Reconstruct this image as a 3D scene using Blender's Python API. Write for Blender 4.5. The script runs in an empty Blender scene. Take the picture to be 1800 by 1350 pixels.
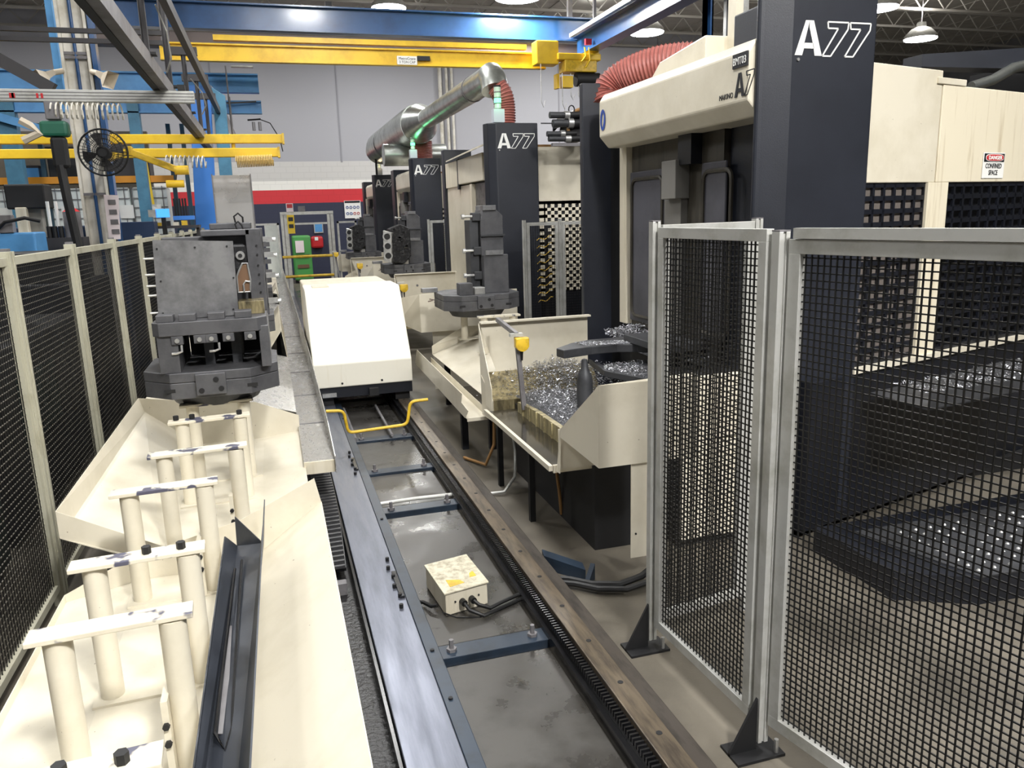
import bpy, bmesh, math, random
from mathutils import Vector, Matrix
random.seed(7)
S = bpy.context.scene
COL = S.collection

# ------------------------------------------------------------------ camera
cam_d = bpy.data.cameras.new('camera')
cam_d.sensor_width = 36.0
cam_d.lens = 1380.0 / 1800.0 * 36.0
cam_d.clip_end = 300
cam = bpy.data.objects.new('camera', cam_d)
COL.objects.link(cam)
m3 = Matrix(((0.956033, 0.089379, -0.279306), (-0.291791, 0.194753, -0.936445), (-0.029303, 0.976771, 0.212271)))
cam.matrix_world = Matrix.Translation((0, 0, 2.15)) @ m3.to_4x4()
S.camera = cam
# ------------------------------------------------------------------ view, world
S.view_settings.view_transform = 'Standard'
S.view_settings.look = 'None'
S.view_settings.gamma = 1
S.view_settings.use_curve_mapping = False
S.view_settings.exposure = -0.18
W = bpy.data.worlds.new('hall_world'); S.world = W
W.use_nodes = True
W.node_tree.nodes['Background'].inputs[0].default_value = (0.92, 0.96, 1.0, 1)
W.node_tree.nodes['Background'].inputs[1].default_value = 0.12
PI = math.pi
# ------------------------------------------------------------------ mesh helper
class MB:
    def __init__(self): self.v = []; self.f = []
    def add(self, vs, fs):
        b = len(self.v); self.v += [tuple(p) for p in vs]; self.f += [tuple(b + i for i in f) for f in fs]; return self
    def box(self, x0, x1, y0, y1, z0, z1):
        vs = [(x, y, z) for z in (z0, z1) for y in (y0, y1) for x in (x0, x1)]
        return self.add(vs, [(0, 2, 3, 1), (4, 5, 7, 6), (0, 1, 5, 4), (2, 6, 7, 3), (0, 4, 6, 2), (1, 3, 7, 5)])
    def frame(self, p, q, up=(0, 0, 1)):
        d = (Vector(q) - Vector(p)); L = d.length; d.normalize()
        u = Vector(up)
        if abs(d.dot(u)) > 0.98: u = Vector((0, 1, 0)) if abs(d.y) < .9 else Vector((1, 0, 0))
        s = d.cross(u).normalized(); u = s.cross(d).normalized()
        return d, s, u
    def bar(self, p, q, w, h=None, up=(0, 0, 1)):
        h = h or w; d, s, u = self.frame(p, q, up); P, Q = Vector(p), Vector(q)
        vs = [a + s * (w / 2 * i) + u * (h / 2 * j) for a in (P, Q) for i, j in ((-1, -1), (1, -1), (1, 1), (-1, 1))]
        return self.add(vs, [(0, 1, 2, 3), (7, 6, 5, 4), (0, 4, 5, 1), (1, 5, 6, 2), (2, 6, 7, 3), (3, 7, 4, 0)])
    def cone(self, p, q, r0, r1=None, n=16, caps=True):
        r1 = r0 if r1 is None else r1; d, s, u = self.frame(p, q); P, Q = Vector(p), Vector(q)
        vs = [a + (s * math.cos(2 * PI * k / n) + u * math.sin(2 * PI * k / n)) * r for a, r in ((P, r0), (Q, r1)) for k in range(n)]
        fs = [(k, (k + 1) % n, n + (k + 1) % n, n + k) for k in range(n)]
        if caps: fs += [tuple(range(n))[::-1], tuple(range(n, 2 * n))]
        return self.add(vs, fs)
    def tube(self, pts, r, n=8, closed=False, rads=None):
        P = [Vector(p) for p in pts]; m = len(P); prev = None; vs = []
        for i, p in enumerate(P):
            if closed: t = (P[(i + 1) % m] - P[i - 1])
            else: t = (P[min(i + 1, m - 1)] - P[max(i - 1, 0)])
            t.normalize()
            if prev is None:
                a = Vector((0, 0, 1)) if abs(t.z) < .9 else Vector((1, 0, 0)); s = t.cross(a).normalized()
            else:
                s = (prev - t * prev.dot(t)).normalized()
            prev = s; u = t.cross(s); rr = rads[i] if rads else r
            vs += [p + (s * math.cos(2 * PI * k / n) + u * math.sin(2 * PI * k / n)) * rr for k in range(n)]
        fs = []
        for i in range(m if closed else m - 1):
            j = (i + 1) % m
            fs += [(i * n + k, i * n + (k + 1) % n, j * n + (k + 1) % n, j * n + k) for k in range(n)]
        if not closed: fs += [tuple(range(n))[::-1], tuple(range((m - 1) * n, m * n))]
        return self.add(vs, fs)
    def prism(self, poly, vec):
        n = len(poly); V = Vector(vec); vs = [Vector(p) for p in poly] + [Vector(p) + V for p in poly]
        fs = [tuple(range(n))[::-1], tuple(range(n, 2 * n))] + [(k, (k + 1) % n, n + (k + 1) % n, n + k) for k in range(n)]
        return self.add(vs, fs)
    def sheet(self, poly, t=.004):
        P = [Vector(p) for p in poly]; nrm = Vector((0, 0, 0))
        for i in range(len(P)): nrm += P[i].cross(P[(i + 1) % len(P)])
        nrm.normalize(); return self.prism([p - nrm * t / 2 for p in P], nrm * t)
    def lathe(self, prof, c=(0, 0, 0), n=24, axis='z'):
        vs = []
        for r, h in prof:
            for k in range(n):
                a = 2 * PI * k / n; x, y = r * math.cos(a), r * math.sin(a)
                vs.append({'z': (c[0] + x, c[1] + y, c[2] + h), 'x': (c[0] + h, c[1] + x, c[2] + y), 'y': (c[0] + x, c[1] + h, c[2] + y)}[axis])
        m = len(prof); fs = [(i * n + k, i * n + (k + 1) % n, (i + 1) * n + (k + 1) % n, (i + 1) * n + k) for i in range(m - 1) for k in range(n)]
        fs += [tuple(range(n))[::-1], tuple(range((m - 1) * n, m * n))]
        return self.add(vs, fs)
    def build(self, name, mat, parent=None, bevel=0, smooth=False):
        me = bpy.data.meshes.new(name); me.from_pydata([tuple(p) for p in self.v], [], self.f)
        bm = bmesh.new(); bm.from_mesh(me); bmesh.ops.recalc_face_normals(bm, faces=bm.faces); bm.to_mesh(me); bm.free()
        me.materials.append(mat); o = bpy.data.objects.new(name, me); COL.objects.link(o)
        if smooth:
            for p in me.polygons: p.use_smooth = True
            try: me.set_sharp_from_angle(angle=math.radians(35))
            except Exception: pass
        if bevel:
            b = o.modifiers.new('bevel', 'BEVEL'); b.width = bevel; b.segments = 2; b.limit_method = 'ANGLE'
        if parent:
            o.parent = parent
            w = Vector((0, 0, 0)); q = parent
            while q: w += q.location; q = q.parent
            o.location = -w
        return o

def tag(o, label=None, cat=None, group=None, kind=None):
    if label: o['label'] = label
    if cat: o['category'] = cat
    if group: o['group'] = group
    if kind: o['kind'] = kind
    elif cat: o['kind'] = 'thing'
    return o
def thing(name, label, cat, loc=(0, 0, 0), group=None):
    o = bpy.data.objects.new(name, None); COL.objects.link(o); o.location = loc; o.empty_display_size = .1
    return tag(o, label, cat, group)
def copy_tree(o, parent=None):
    c = o.copy(); COL.objects.link(c); c.parent = parent
    for ch in list(o.children): copy_tree(ch, c)
    return c
def dup(root, move, label=None, group=None):
    c = copy_tree(root); c.location = Vector(root.location) + Vector(move)
    if label: c['label'] = label
    if group: c['group'] = group
    return c
def poly_plate(outer, origin, ux, uy, un, t):
    O, X_, Y_, N_ = Vector(origin), Vector(ux), Vector(uy), Vector(un)
    return MB().prism([O + X_ * a + Y_ * b for a, b in outer], N_ * t)
def text_mesh(name, txt, origin, ux, uy, size, mat, parent=None, ext=.002, align='LEFT', sx=1.0, bold=0.0):
    cu = bpy.data.curves.new(name, 'FONT'); cu.body = txt; cu.size = size; cu.extrude = ext; cu.align_x = align; cu.offset = bold
    cu.resolution_u = 3
    to = bpy.data.objects.new(name, cu); COL.objects.link(to)
    dg = bpy.context.evaluated_depsgraph_get(); me = bpy.data.meshes.new_from_object(to.evaluated_get(dg))
    bpy.data.objects.remove(to); bpy.data.curves.remove(cu)
    X_, Y_ = Vector(ux).normalized(), Vector(uy).normalized(); N_ = X_.cross(Y_)
    O = Vector(origin)
    for v in me.vertices: v.co = O + X_ * (v.co.x * sx) + Y_ * v.co.y + N_ * v.co.z
    me.name = name; me.materials.clear(); me.materials.append(mat)
    o = bpy.data.objects.new(name, me); COL.objects.link(o)
    if parent:
        o.parent = parent; w = Vector((0, 0, 0)); q = parent
        while q: w += q.location; q = q.parent
        o.location = -w
    return o

# ------------------------------------------------------------------ materials
def lin(c): return tuple(((x / 255) / 12.92 if x / 255 < .04045 else ((x / 255 + .055) / 1.055) ** 2.4) for x in c) + (1,)
MATS = {}
def mat(name, rgb, rough=.5, metal=0., rgb2=None, scale=3., lo=.45, hi=.7, rough2=None, bump=0., bscale=60., emit=0., coat=0., stretch=(1, 1, 1), spots=None, alpha=None):
    m = bpy.data.materials.new(name); m.use_nodes = True; nt = m.node_tree; N = nt.nodes; L = nt.links; B = N['Principled BSDF']
    B.inputs['Base Color'].default_value = lin(rgb); B.inputs['Roughness'].default_value = rough; B.inputs['Metallic'].default_value = metal
    if coat: B.inputs['Coat Weight'].default_value = coat; B.inputs['Coat Roughness'].default_value = .15
    if rgb2 or bump or rough2 is not None or spots:
        tc = N.new('ShaderNodeTexCoord'); mp = N.new('ShaderNodeMapping'); mp.inputs['Scale'].default_value = stretch
        L.new(tc.outputs['Object'], mp.inputs[0])
        nz = N.new('ShaderNodeTexNoise'); nz.inputs['Scale'].default_value = scale; nz.inputs['Detail'].default_value = 6; nz.inputs['Roughness'].default_value = .65
        L.new(mp.outputs[0], nz.inputs['Vector'])
        mr = N.new('ShaderNodeMapRange'); mr.inputs[1].default_value = lo; mr.inputs[2].default_value = hi; L.new(nz.outputs[0], mr.inputs[0])
        last = None
        if rgb2:
            mx = N.new('ShaderNodeMix'); mx.data_type = 'RGBA'; mx.inputs[6].default_value = lin(rgb); mx.inputs[7].default_value = lin(rgb2)
            L.new(mr.outputs[0], mx.inputs[0]); last = mx.outputs[2]
        if spots:
            n2 = N.new('ShaderNodeTexNoise'); n2.inputs['Scale'].default_value = spots[1]; n2.inputs['Detail'].default_value = 3; L.new(tc.outputs['Object'], n2.inputs['Vector'])
            r2 = N.new('ShaderNodeMapRange'); r2.inputs[1].default_value = spots[2]; r2.inputs[2].default_value = spots[2] + .04; L.new(n2.outputs[0], r2.inputs[0])
            m2 = N.new('ShaderNodeMix'); m2.data_type = 'RGBA'
            if last: L.new(last, m2.inputs[6])
            else: m2.inputs[6].default_value = lin(rgb)
            m2.inputs[7].default_value = lin(spots[0]); L.new(r2.outputs[0], m2.inputs[0]); last = m2.outputs[2]
        if last: L.new(last, B.inputs['Base Color'])
        if rough2 is not None:
            mq = N.new('ShaderNodeMapRange'); mq.inputs[1].default_value = lo; mq.inputs[2].default_value = hi; mq.inputs[3].default_value = rough; mq.inputs[4].default_value = rough2
            L.new(nz.outputs[0], mq.inputs[0]); L.new(mq.outputs[0], B.inputs['Roughness'])
        if bump:
            nb = N.new('ShaderNodeTexNoise'); nb.inputs['Scale'].default_value = bscale; nb.inputs['Detail'].default_value = 4; L.new(mp.outputs[0], nb.inputs['Vector'])
            bp = N.new('ShaderNodeBump'); bp.inputs['Strength'].default_value = bump; bp.inputs['Distance'].default_value = .01
            L.new(nb.outputs[0], bp.inputs['Height']); L.new(bp.outputs[0], B.inputs['Normal'])
    if emit:
        B.inputs['Emission Color'].default_value = lin(rgb); B.inputs['Emission Strength'].default_value = emit
    MATS[name] = m; return m
CREAM = mat('cream_paint', (215, 208, 190), .42, rgb2=(196, 188, 167), scale=2.2, lo=.45, hi=.8, coat=.15, spots=((110, 98, 78), 45, .74))
CREAMS = mat('cream_paint_streaked', (214, 206, 186), .42, rgb2=(180, 169, 142), scale=3, lo=.48, hi=.8, stretch=(4, 4, .35), spots=((120, 105, 82), 30, .75))
CREAMC = mat('cream_paint_chipped', (216, 209, 190), .45, rgb2=(196, 187, 166), scale=3, lo=.45, hi=.8, spots=((82, 82, 98), 9, .56))
CREAMW = mat('cream_paint_oily', (150, 138, 104), .25, rgb2=(70, 64, 48), scale=5, lo=.4, hi=.65, stretch=(3, 3, .6))
NAVY = mat('navy_paint', (33, 36, 45), .42, rgb2=(26, 29, 37), scale=2, lo=.4, hi=.7, bump=.12, bscale=220)
NAVYB = mat('navy_base_paint', (17, 20, 29), .45, rgb2=(11, 13, 19), scale=2)
FIX = mat('machined_grey_iron', (98, 98, 101), .42, .35, rgb2=(72, 72, 75), scale=4, rough2=.6, lo=.4, hi=.7)
FIXD = mat('dark_grey_iron', (70, 71, 74), .5, .4, rgb2=(52, 53, 56), scale=5)
PLATE = mat('smudged_steel_plate', (150, 150, 151), .38, .5, rgb2=(98, 98, 100), scale=5, lo=.35, hi=.65, rough2=.55)
ALU = mat('aluminium_extrusion', (196, 196, 192), .4, .35, rgb2=(168, 168, 160), scale=6, lo=.45, hi=.7)
POSTL = mat('aged_cream_extrusion', (186, 183, 164), .45, .1, rgb2=(150, 145, 122), scale=5, lo=.5, hi=.8)
MESH = mat('black_wire', (16, 16, 17), .38, .1)
MESHL = mat('lit_grey_wire', (104, 100, 90), .4, .3)  # light caught by the left fence's horizontal wires, put into their colour
CONC = mat('concrete_floor', (102, 96, 85), .55, rgb2=(68, 64, 57), scale=1.3, lo=.4, hi=.68, rough2=.3, bump=.08, bscale=90, spots=((52, 48, 42), 3.2, .70))
OILP = mat('oily_steel_plate', (76, 74, 71), .42, .25, rgb2=(46, 44, 41), scale=2.2, lo=.42, hi=.68, rough2=.14, spots=((34, 31, 27), 6, .68))
RAILS = mat('polished_rail_steel', (112, 116, 128), .32, .6, rgb2=(88, 92, 102), scale=3, lo=.4, hi=.75, rough2=.44, stretch=(5, .5, 5))
RAILB = mat('browned_rail_steel', (120, 108, 92), .38, .6, rgb2=(70, 64, 58), scale=5, lo=.4, hi=.7, stretch=(6, .8, 6))
BLACK = mat('black_oily_steel', (18, 18, 20), .25, .2, rgb2=(34, 34, 36), scale=8)
BLACKM = mat('matte_black', (20, 20, 22), .6)
RUB = mat('black_rubber', (15, 15, 16), .5)
BLUEG = mat('blue_grey_paint', (38, 50, 64), .4, rgb2=(26, 32, 40), scale=6)
CHAR = mat('charcoal_sheet_metal', (62, 66, 74), .38, .3, rgb2=(46, 49, 55), scale=4, spots=((180, 180, 180), 60, .76))
STAIN = mat('wet_stainless_sheet', (198, 197, 194), .22, .55, rgb2=(140, 138, 132), scale=7, lo=.35, hi=.7, rough2=.42, stretch=(3, 1, 3))
GALV = mat('galvanised_duct', (186, 190, 186), .3, .9, rgb2=(150, 154, 150), scale=4, rough2=.4)
HOODM = mat('cream_hood_paint', (236, 232, 218), .4, rgb2=(214, 204, 178), scale=4, lo=.56, hi=.85, stretch=(5, 5, .3), coat=.2)
LEDGE = mat('dark_worn_ledge', (74, 68, 62), .5, .4, rgb2=(48, 44, 40), scale=6, stretch=(4, .8, 4))
MESH2 = mat('lit_black_cross_wire', (34, 34, 35), .35, .2)  # cross wires coloured slightly lighter than the uprights, standing in for caught light
YEL = mat('crane_yellow', (232, 192, 40), .42, rgb2=(206, 164, 30), scale=2)
YELS = mat('safety_yellow', (222, 184, 50), .4, rgb2=(176, 140, 40), scale=9)
BBEAM = mat('crane_blue', (40, 82, 132), .3, rgb2=(34, 70, 116), scale=2, coat=.4)
LBLUE = mat('light_blue_paint', (86, 152, 208), .45, rgb2=(70, 132, 188), scale=2)
BRBLUE = mat('bright_blue_paint', (60, 128, 214), .45)
TEAL = mat('faded_teal_blue_paint', (66, 122, 152), .5, rgb2=(52, 102, 130), scale=4)
GSTEEL = mat('grey_painted_steel', (122, 120, 122), .5, .2, rgb2=(92, 88, 90), scale=3)
DSTEEL = mat('dark_painted_steel', (52, 50, 52), .55)
WHITEP = mat('white_column_paint', (222, 218, 208), .5, rgb2=(190, 184, 168), scale=3)
ORANGE = mat('rack_orange', (226, 150, 34), .45)
HOSE = mat('red_ribbed_hose', (172, 106, 98), .45, rgb2=(150, 86, 80), scale=12)
HOSER = mat('hose_wire_rib', (120, 60, 52), .45)
CHIP = mat('aluminium_swarf', (188, 190, 196), .28, .9, rgb2=(120, 122, 128), scale=30)
CHIPB = mat('swarf_bed', (98, 100, 106), .42, .6, rgb2=(34, 35, 38), scale=60, lo=.4, hi=.6, bump=.9, bscale=110, spots=((215, 218, 225), 120, .62))
SCREEN = mat('lit_screen', (70, 150, 240), .3, emit=1.6)
GREENL = mat('green_lamp_lens', (90, 255, 150), .3, emit=5.)
AMBERL = mat('amber_lamp_lens', (255, 210, 150), .3, emit=4.)
CLEARL = mat('dull_lamp_lens', (190, 205, 190), .3)
REDP = mat('red_paint', (190, 34, 40), .45)
GREEN = mat('green_cabinet_paint', (82, 150, 82), .45, rgb2=(70, 156, 74), scale=3)
WHITE = mat('white_print', (236, 236, 232), .5)
BLACKI = mat('black_print', (22, 24, 30), .5)
BLUEI = mat('blue_print', (28, 66, 150), .5)
YSIGN = mat('yellow_sign', (232, 196, 40), .5)
PINKS = mat('pink_white_sign', (232, 220, 222), .5)
TOTE = mat('white_tote_plastic', (222, 228, 226), .5, rgb2=(198, 206, 206), scale=3)
BROWN = mat('brown_cast_bore', (120, 92, 70), .5, .3)
CASTAL = mat('cast_aluminium', (198, 198, 196), .34, .7, rgb2=(150, 150, 150), scale=9)
ENGD = mat('dark_casting', (34, 34, 36), .45, .5, rgb2=(80, 80, 82), scale=22, lo=.5, hi=.66)
BROWNH = mat('tan_hose', (150, 112, 66), .5)
DARKWATER = mat('oily_coolant_film', (44, 42, 38), .12, .2, rgb2=(66, 60, 46), scale=5, lo=.4, hi=.7, spots=((150, 152, 156), 70, .70))
LENS = mat('lamp_lens', (245, 250, 255), .3, emit=26.)
# ------------------------------------------------------------------ lamps of the hall: some seen, others added out of view for light
def high_bay(x, y, z, label, power=300., seen=True):
    t = thing('high_bay_lamp', label, 'ceiling lamp', (x, y, z), 'high bay lamps under the ceiling')
    MB().lathe([(.52, .0), (.50, .10), (.30, .30), (.16, .36), (.14, .5), (.02, .52)], (x, y, z), 28).build('reflector', ALU, t, smooth=True)
    MB().lathe([(.50, -.03), (.50, -.005)], (x, y, z), 28).build('lens', LENS, t)
    MB().cone((x, y, z + .5), (x, y, 9.0), .015, n=6).build('hanger_rod', GSTEEL, t)
    ld = bpy.data.lights.new('lamp_glow', 'AREA'); ld.shape = 'DISK'; ld.size = .95; ld.energy = power; ld.color = (1, .985, .96)
    lo = bpy.data.objects.new('lamp_glow', ld); COL.objects.link(lo); lo.parent = t; lo.location = (0, 0, -.06)
    lu = bpy.data.lights.new('ceiling_fill', 'POINT'); lu.energy = power * .55; lu.shadow_soft_size = .2; lu.color = (1, .98, .95)  # point light added above each fixture to brighten the ceiling
    l2 = bpy.data.objects.new('ceiling_fill', lu); COL.objects.link(l2); l2.parent = t; l2.location = (0, 0, .85)
    return t
for p, lb in (((5.577,17.395,6.7), 'round high bay lamp hanging above the blue crane beam'),
              ((11.532,23.22,7.4), 'round high bay lamp glowing above the red ribbed hose'),
              ((16.689,19.389,7.4), 'round high bay lamp half hidden behind the nearest dark column'),
              ((21.196,22.605,7.4), 'round high bay lamp shining right of the nearest dark column')):
    high_bay(p[0], p[1], p[2], lb)
for x, y, pw in ((-6, 5, 110), (1.9, -3.0, 1180), (5.2, -2.4, 700), (.7, 4.4, 200), (-3.4, -1.2, 150), (.2, 8.6, 110), (7.5, 5, 200), (-5, 12, 340), (1.4, 13.5, 260), (10, 11, 260), (-9, 23, 380), (-2.5, 24.0, 360), (4, 25.0, 360), (11, 26, 300)):
    high_bay(x, y, 7.4 if y < 14 else 8.2, 'added round high bay lamp overhead, outside the view', pw)  # unseen lamps put in to light the hall

# ------------------------------------------------------------------ shell
def struct(mb, name, m):
    o = mb.build(name, m); o['kind'] = 'structure'; return o
struct(MB().box(-30, 32, -8, 62, -.2, 0), 'floor', CONC)
def wall_mat():
    m = bpy.data.materials.new('banded_wall'); m.use_nodes = True; nt = m.node_tree; N = nt.nodes; L = nt.links; B = N['Principled BSDF']
    tc = N.new('ShaderNodeTexCoord'); sp = N.new('ShaderNodeSeparateXYZ'); L.new(tc.outputs['Object'], sp.inputs[0])
    dv = N.new('ShaderNodeMath'); dv.operation = 'DIVIDE'; dv.inputs[1].default_value = 10; L.new(sp.outputs[2], dv.inputs[0])
    cr = N.new('ShaderNodeValToRGB'); cr.color_ramp.interpolation = 'CONSTANT'; L.new(dv.outputs[0], cr.inputs[0])
    e = cr.color_ramp.elements; e[0].position = 0; e[0].color = lin((46, 50, 72)); e[1].position = .273; e[1].color = lin((206, 50, 58))
    for p, c in ((.3175, (238, 236, 230)), (.35, (205, 203, 200)), (.415, (172, 172, 178))):
        k = e.new(p); k.color = lin(c)
    bk = N.new('ShaderNodeTexBrick'); bk.inputs['Scale'].default_value = 1; bk.inputs['Brick Width'].default_value = .4; bk.inputs['Row Height'].default_value = .2
    bk.inputs['Mortar Size'].default_value = .012; bk.inputs['Color1'].default_value = bk.inputs['Color2'].default_value = (1, 1, 1, 1); bk.inputs['Mortar'].default_value = (.92, .92, .92, 1)
    cb = N.new('ShaderNodeCombineXYZ'); L.new(sp.outputs[0], cb.inputs[0]); L.new(sp.outputs[2], cb.inputs[1]); L.new(cb.outputs[0], bk.inputs['Vector'])
    lt = N.new('ShaderNodeMath'); lt.operation = 'LESS_THAN'; lt.inputs[1].default_value = 4.15; L.new(sp.outputs[2], lt.inputs[0])
    mx = N.new('ShaderNodeMix'); mx.data_type = 'RGBA'; mx.blend_type = 'MULTIPLY'; L.new(lt.outputs[0], mx.inputs[0]); L.new(cr.outputs[0], mx.inputs[6]); L.new(bk.outputs[0], mx.inputs[7])
    L.new(mx.outputs[2], B.inputs['Base Color']); B.inputs['Roughness'].default_value = .6
    return m
WALLM = wall_mat()
GREYW = mat('grey_wall_panel', (128, 128, 130), .7, rgb2=(112, 112, 114), scale=.6)
struct(MB().box(-30, 18, 30, 30.3, 0, 9), 'wall_back', WALLM)
struct(MB().box(-30.3, -30, -8, 62, 0, 9), 'wall_left', GREYW)
struct(MB().box(32, 32.3, -8, 62, 0, 9), 'wall_right', GREYW)
struct(MB().box(18, 32, 62, 62.3, 0, 9), 'wall_far', GREYW)
mb = MB()
for k in range(8): mb.box(-14.05 + k * 4.2, -14 + k * 4.2, 29.975, 30, 4.15, 9)
struct(mb, 'trim_1', mat('wall_joint', (150, 150, 156), .7))
CEILM = mat('ceiling_deck', (182, 178, 170), .7, rgb2=(164, 160, 152), scale=2)
cl = MB().box(-30, 32, -8, 62, 9, 9.2)
cei = struct(cl, 'ceiling', CEILM)
JM = mat('joist_paint', (168, 164, 156), .6)
for k in range(12):
    y = 16 + k * 2.3; mb = MB()
    mb.box(-30, 32, y - .05, y + .05, 8.9, 9).box(-30, 32, y - .05, y + .05, 8.35, 8.42)
    for j in range(64):
        x = -30 + j * .97
        mb.bar((x, y, 8.4), (x + .485, y, 8.92), .03); mb.bar((x + .485, y, 8.92), (x + .97, y, 8.4), .03)
    mb.build('joist', JM, cei)
mb = MB()
for k in range(30): mb.box(-30 + k * 2.1, -29.93 + k * 2.1, 14, 62, 8.97, 9)
mb.build('deck_rib', JM, cei)
# floor plates, kerb and pit between the rails
tg = MB().box(.62, 1.16, -1, 26, 0, .012)
# ------------------------------------------------------------------ rails and floor plates between them
def lerp(a, b, t): return tuple(a[i] + (b[i] - a[i]) * t for i in range(3))
t = thing('vehicle_rail', 'polished flat steel rail with clamp blocks, left of the floor plates', 'rail', (.42, 2, 0))
MB().box(.31, .53, -1, 27, .02, .15).build('rail_bar', RAILS, t, bevel=.004)
MB().box(.535, .60, -1, 27, .02, .135).build('side_strip', BLUEG, t, bevel=.003)
def clamp(yc, n, par):
    mb = MB().box(.50, .525, yc - .16, yc + .16, .15, .165)
    mb.build('clamp_block', BLACK, par)
    for k in range(n):
        MB().cone((.49 + .012 * (k % 2), yc - .26 + k * .12, .15), (.49 + .012 * (k % 2), yc - .26 + k * .12, .172), .011, n=8).build('bolt', BLACKM, par)
clamp(4.05, 6, t); clamp(6.35, 6, t)
for y in (2.2, 2.95, 3.35, 5.1, 7.6, 8.0): MB().cone((.565, y, .13), (.565, y, .143), .010, n=8).build('bolt', BLACKM, t)
t = thing('vehicle_rail', 'brown worn steel rail with a toothed rack, right of the floor plates', 'rail', (1.3, 2, 0))
MB().box(1.225, 1.33, -1, 27, .02, .15).build('rail_bar', RAILB, t, bevel=.004)
MB().box(1.335, 1.43, -1, 27, .0, .10).build('ledge', LEDGE, t, bevel=.004)
MB().box(1.165, 1.222, -1, 27, .0, .075).build('rail_foot', BLACK, t)
mb = MB().box(1.19, 1.224, -1, 14, .075, .10)
for k in range(620):
    y = -.8 + k * .024; mb.prism([(1.185, y, .10), (1.185, y + .015, .10), (1.185, y + .012, .128), (1.185, y + .003, .128)], (.038, 0, 0))
o = mb.build('gear_rack', BLACK, t)
mb = MB()
for k in range(48):
    y = 1.0 + k * .36; MB().cone((1.285, y, .150), (1.285, y, .1515), .013, n=10).build('bolt_hole', BLACKM, t) if k < 24 else None
for k, (a, b) in enumerate(((-.9, 3.36), (3.56, 5.36), (5.6, 6.35), (6.5, 7.38), (7.52, 9.2), (9.35, 13), (13.2, 18), (18.2, 25))):
    lb = ('largest grey steel floor plate between the rails, nearest the camera', 'oily floor plate carrying the cream junction box', 'floor plate just beyond the white conduit',
          'floor plate before the yellow crank bar', 'floor plate under the yellow crank bar', 'floor plate under the cream transfer vehicle', 'floor plate beyond the cream transfer vehicle', 'farthest floor plate towards the gate')[k]
    o = MB().box(.625, 1.150, a, b, .0, .028).build('steel_plate', OILP, bevel=.004); tag(o, lb, 'steel plate', 'floor plates between the rails')
for k, y in enumerate((3.46, 5.48, 6.42, 7.45)):
    t = thing('cross_tie', ('blue grey cross tie bolted across the rails, nearest the camera', 'cross tie right in front of the white conduit',
                            'third cross tie from the camera between the rails', 'cross tie under the yellow crank bar')[k], 'cross tie', (.9, y, 0))
    MB().box(.60, 1.18, y - .06, y + .06, .0, .05).build('bar', BLUEG, t, bevel=.004)
    for x in (.68, 1.10):
        b = MB(); b.cone((x, y, .05), (x, y, .066), .026, n=6).cone((x, y, .06), (x, y, .11), .012, n=8); b.build('anchor_bolt', GSTEEL, t)
t = thing('cross_tie', 'cross tie at the bottom edge of the picture between the rails', 'cross tie', (.9, 2.2, 0))
MB().box(.62, 1.18, 2.20, 2.36, .029, .05).build('bar', BLUEG, t, bevel=.004)
MB().cone((1.08, 2.3, .05), (1.08, 2.3, .10), .014, n=8).cone((1.08, 2.3, .05), (1.08, 2.3, .068), .03, n=6).build('anchor_bolt', GSTEEL, t)
o = MB().tube([(.62, 5.63, .05), (.9, 5.63, .055), (1.16, 5.63, .05), (1.22, 5.62, .04)], .014, 10).build('conduit_pipe', ALU, smooth=True)
tag(o, 'white conduit pipe running across the floor plates', 'pipe')
# junction box with cables
t = thing('junction_box', 'cream steel junction box with peeling yellow stickers on the floor plate', 'junction box', (.87, 4.05, .03))
c0, c1, c2, c3 = (.735, 3.84), (.985, 3.90), (.955, 4.28), (.700, 4.22)
MB().prism([(a, b, .03) for a, b in (c0, c1, c2, c3)], (0, 0, .125)).build('body', CREAMS, t, bevel=.004)
cc = [(.728, 3.832), (.993, 3.892), (.962, 4.288), (.693, 4.228)]
MB().prism([(a, b, .155) for a, b in cc], (0, 0, .010)).build('lid', mat('scuffed_cream_lid', (206, 200, 178), .5, rgb2=(150, 140, 118), scale=26, lo=.42, hi=.7), t, bevel=.003)
MB().prism([(.775, 3.90, .1652), (.862, 3.925, .1652), (.845, 3.965, .1652), (.770, 3.99, .1652)], (0, 0, .0015)).build('sticker', YELS, t)
MB().prism([(.905, 3.98, .1652), (.945, 3.985, .1652), (.940, 4.05, .1652), (.915, 4.03, .1652)], (0, 0, .0015)).build('sticker', YELS, t)
for x, y in ((.83, 3.855), (.885, 3.868)): MB().cone((x, y, .095), (x + .006, y - .035, .095), .018, n=10).build('cable_gland', RUB, t)
for x, y in ((.79, 3.85), (.93, 3.885)): MB().cone((x, y + .003, .10), (x + .001, y - .004, .10), .005, n=8).build('screw', BLACKM, t)
for pts, lb in (([(.836, 3.82, .095), (.85, 3.77, .08), (.92, 3.74, .05), (1.02, 3.80, .04), (1.15, 3.86, .04), (1.21, 3.88, .035)], 'upper black cable from the junction box to the rack rail'),
                ([(.891, 3.833, .095), (.91, 3.80, .085), (.97, 3.79, .06), (1.06, 3.84, .06), (1.15, 3.88, .06), (1.21, 3.90, .05)], 'second black cable from the junction box front'),
                ([(.70, 3.9, .07), (.67, 3.92, .06), (.64, 4.0, .05), (.60, 4.02, .05)], 'short black cable leaving the left side of the junction box'),
                ([(.72, 3.86, .045), (.78, 3.79, .04), (.9, 3.75, .04), (1.0, 3.79, .04)], 'thin loose wire around the foot of the junction box')):
    o = MB().tube(pts, .011 if 'thin' not in lb else .004, 8).build('cable', RUB, smooth=True); tag(o, lb, 'cable')
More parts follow.
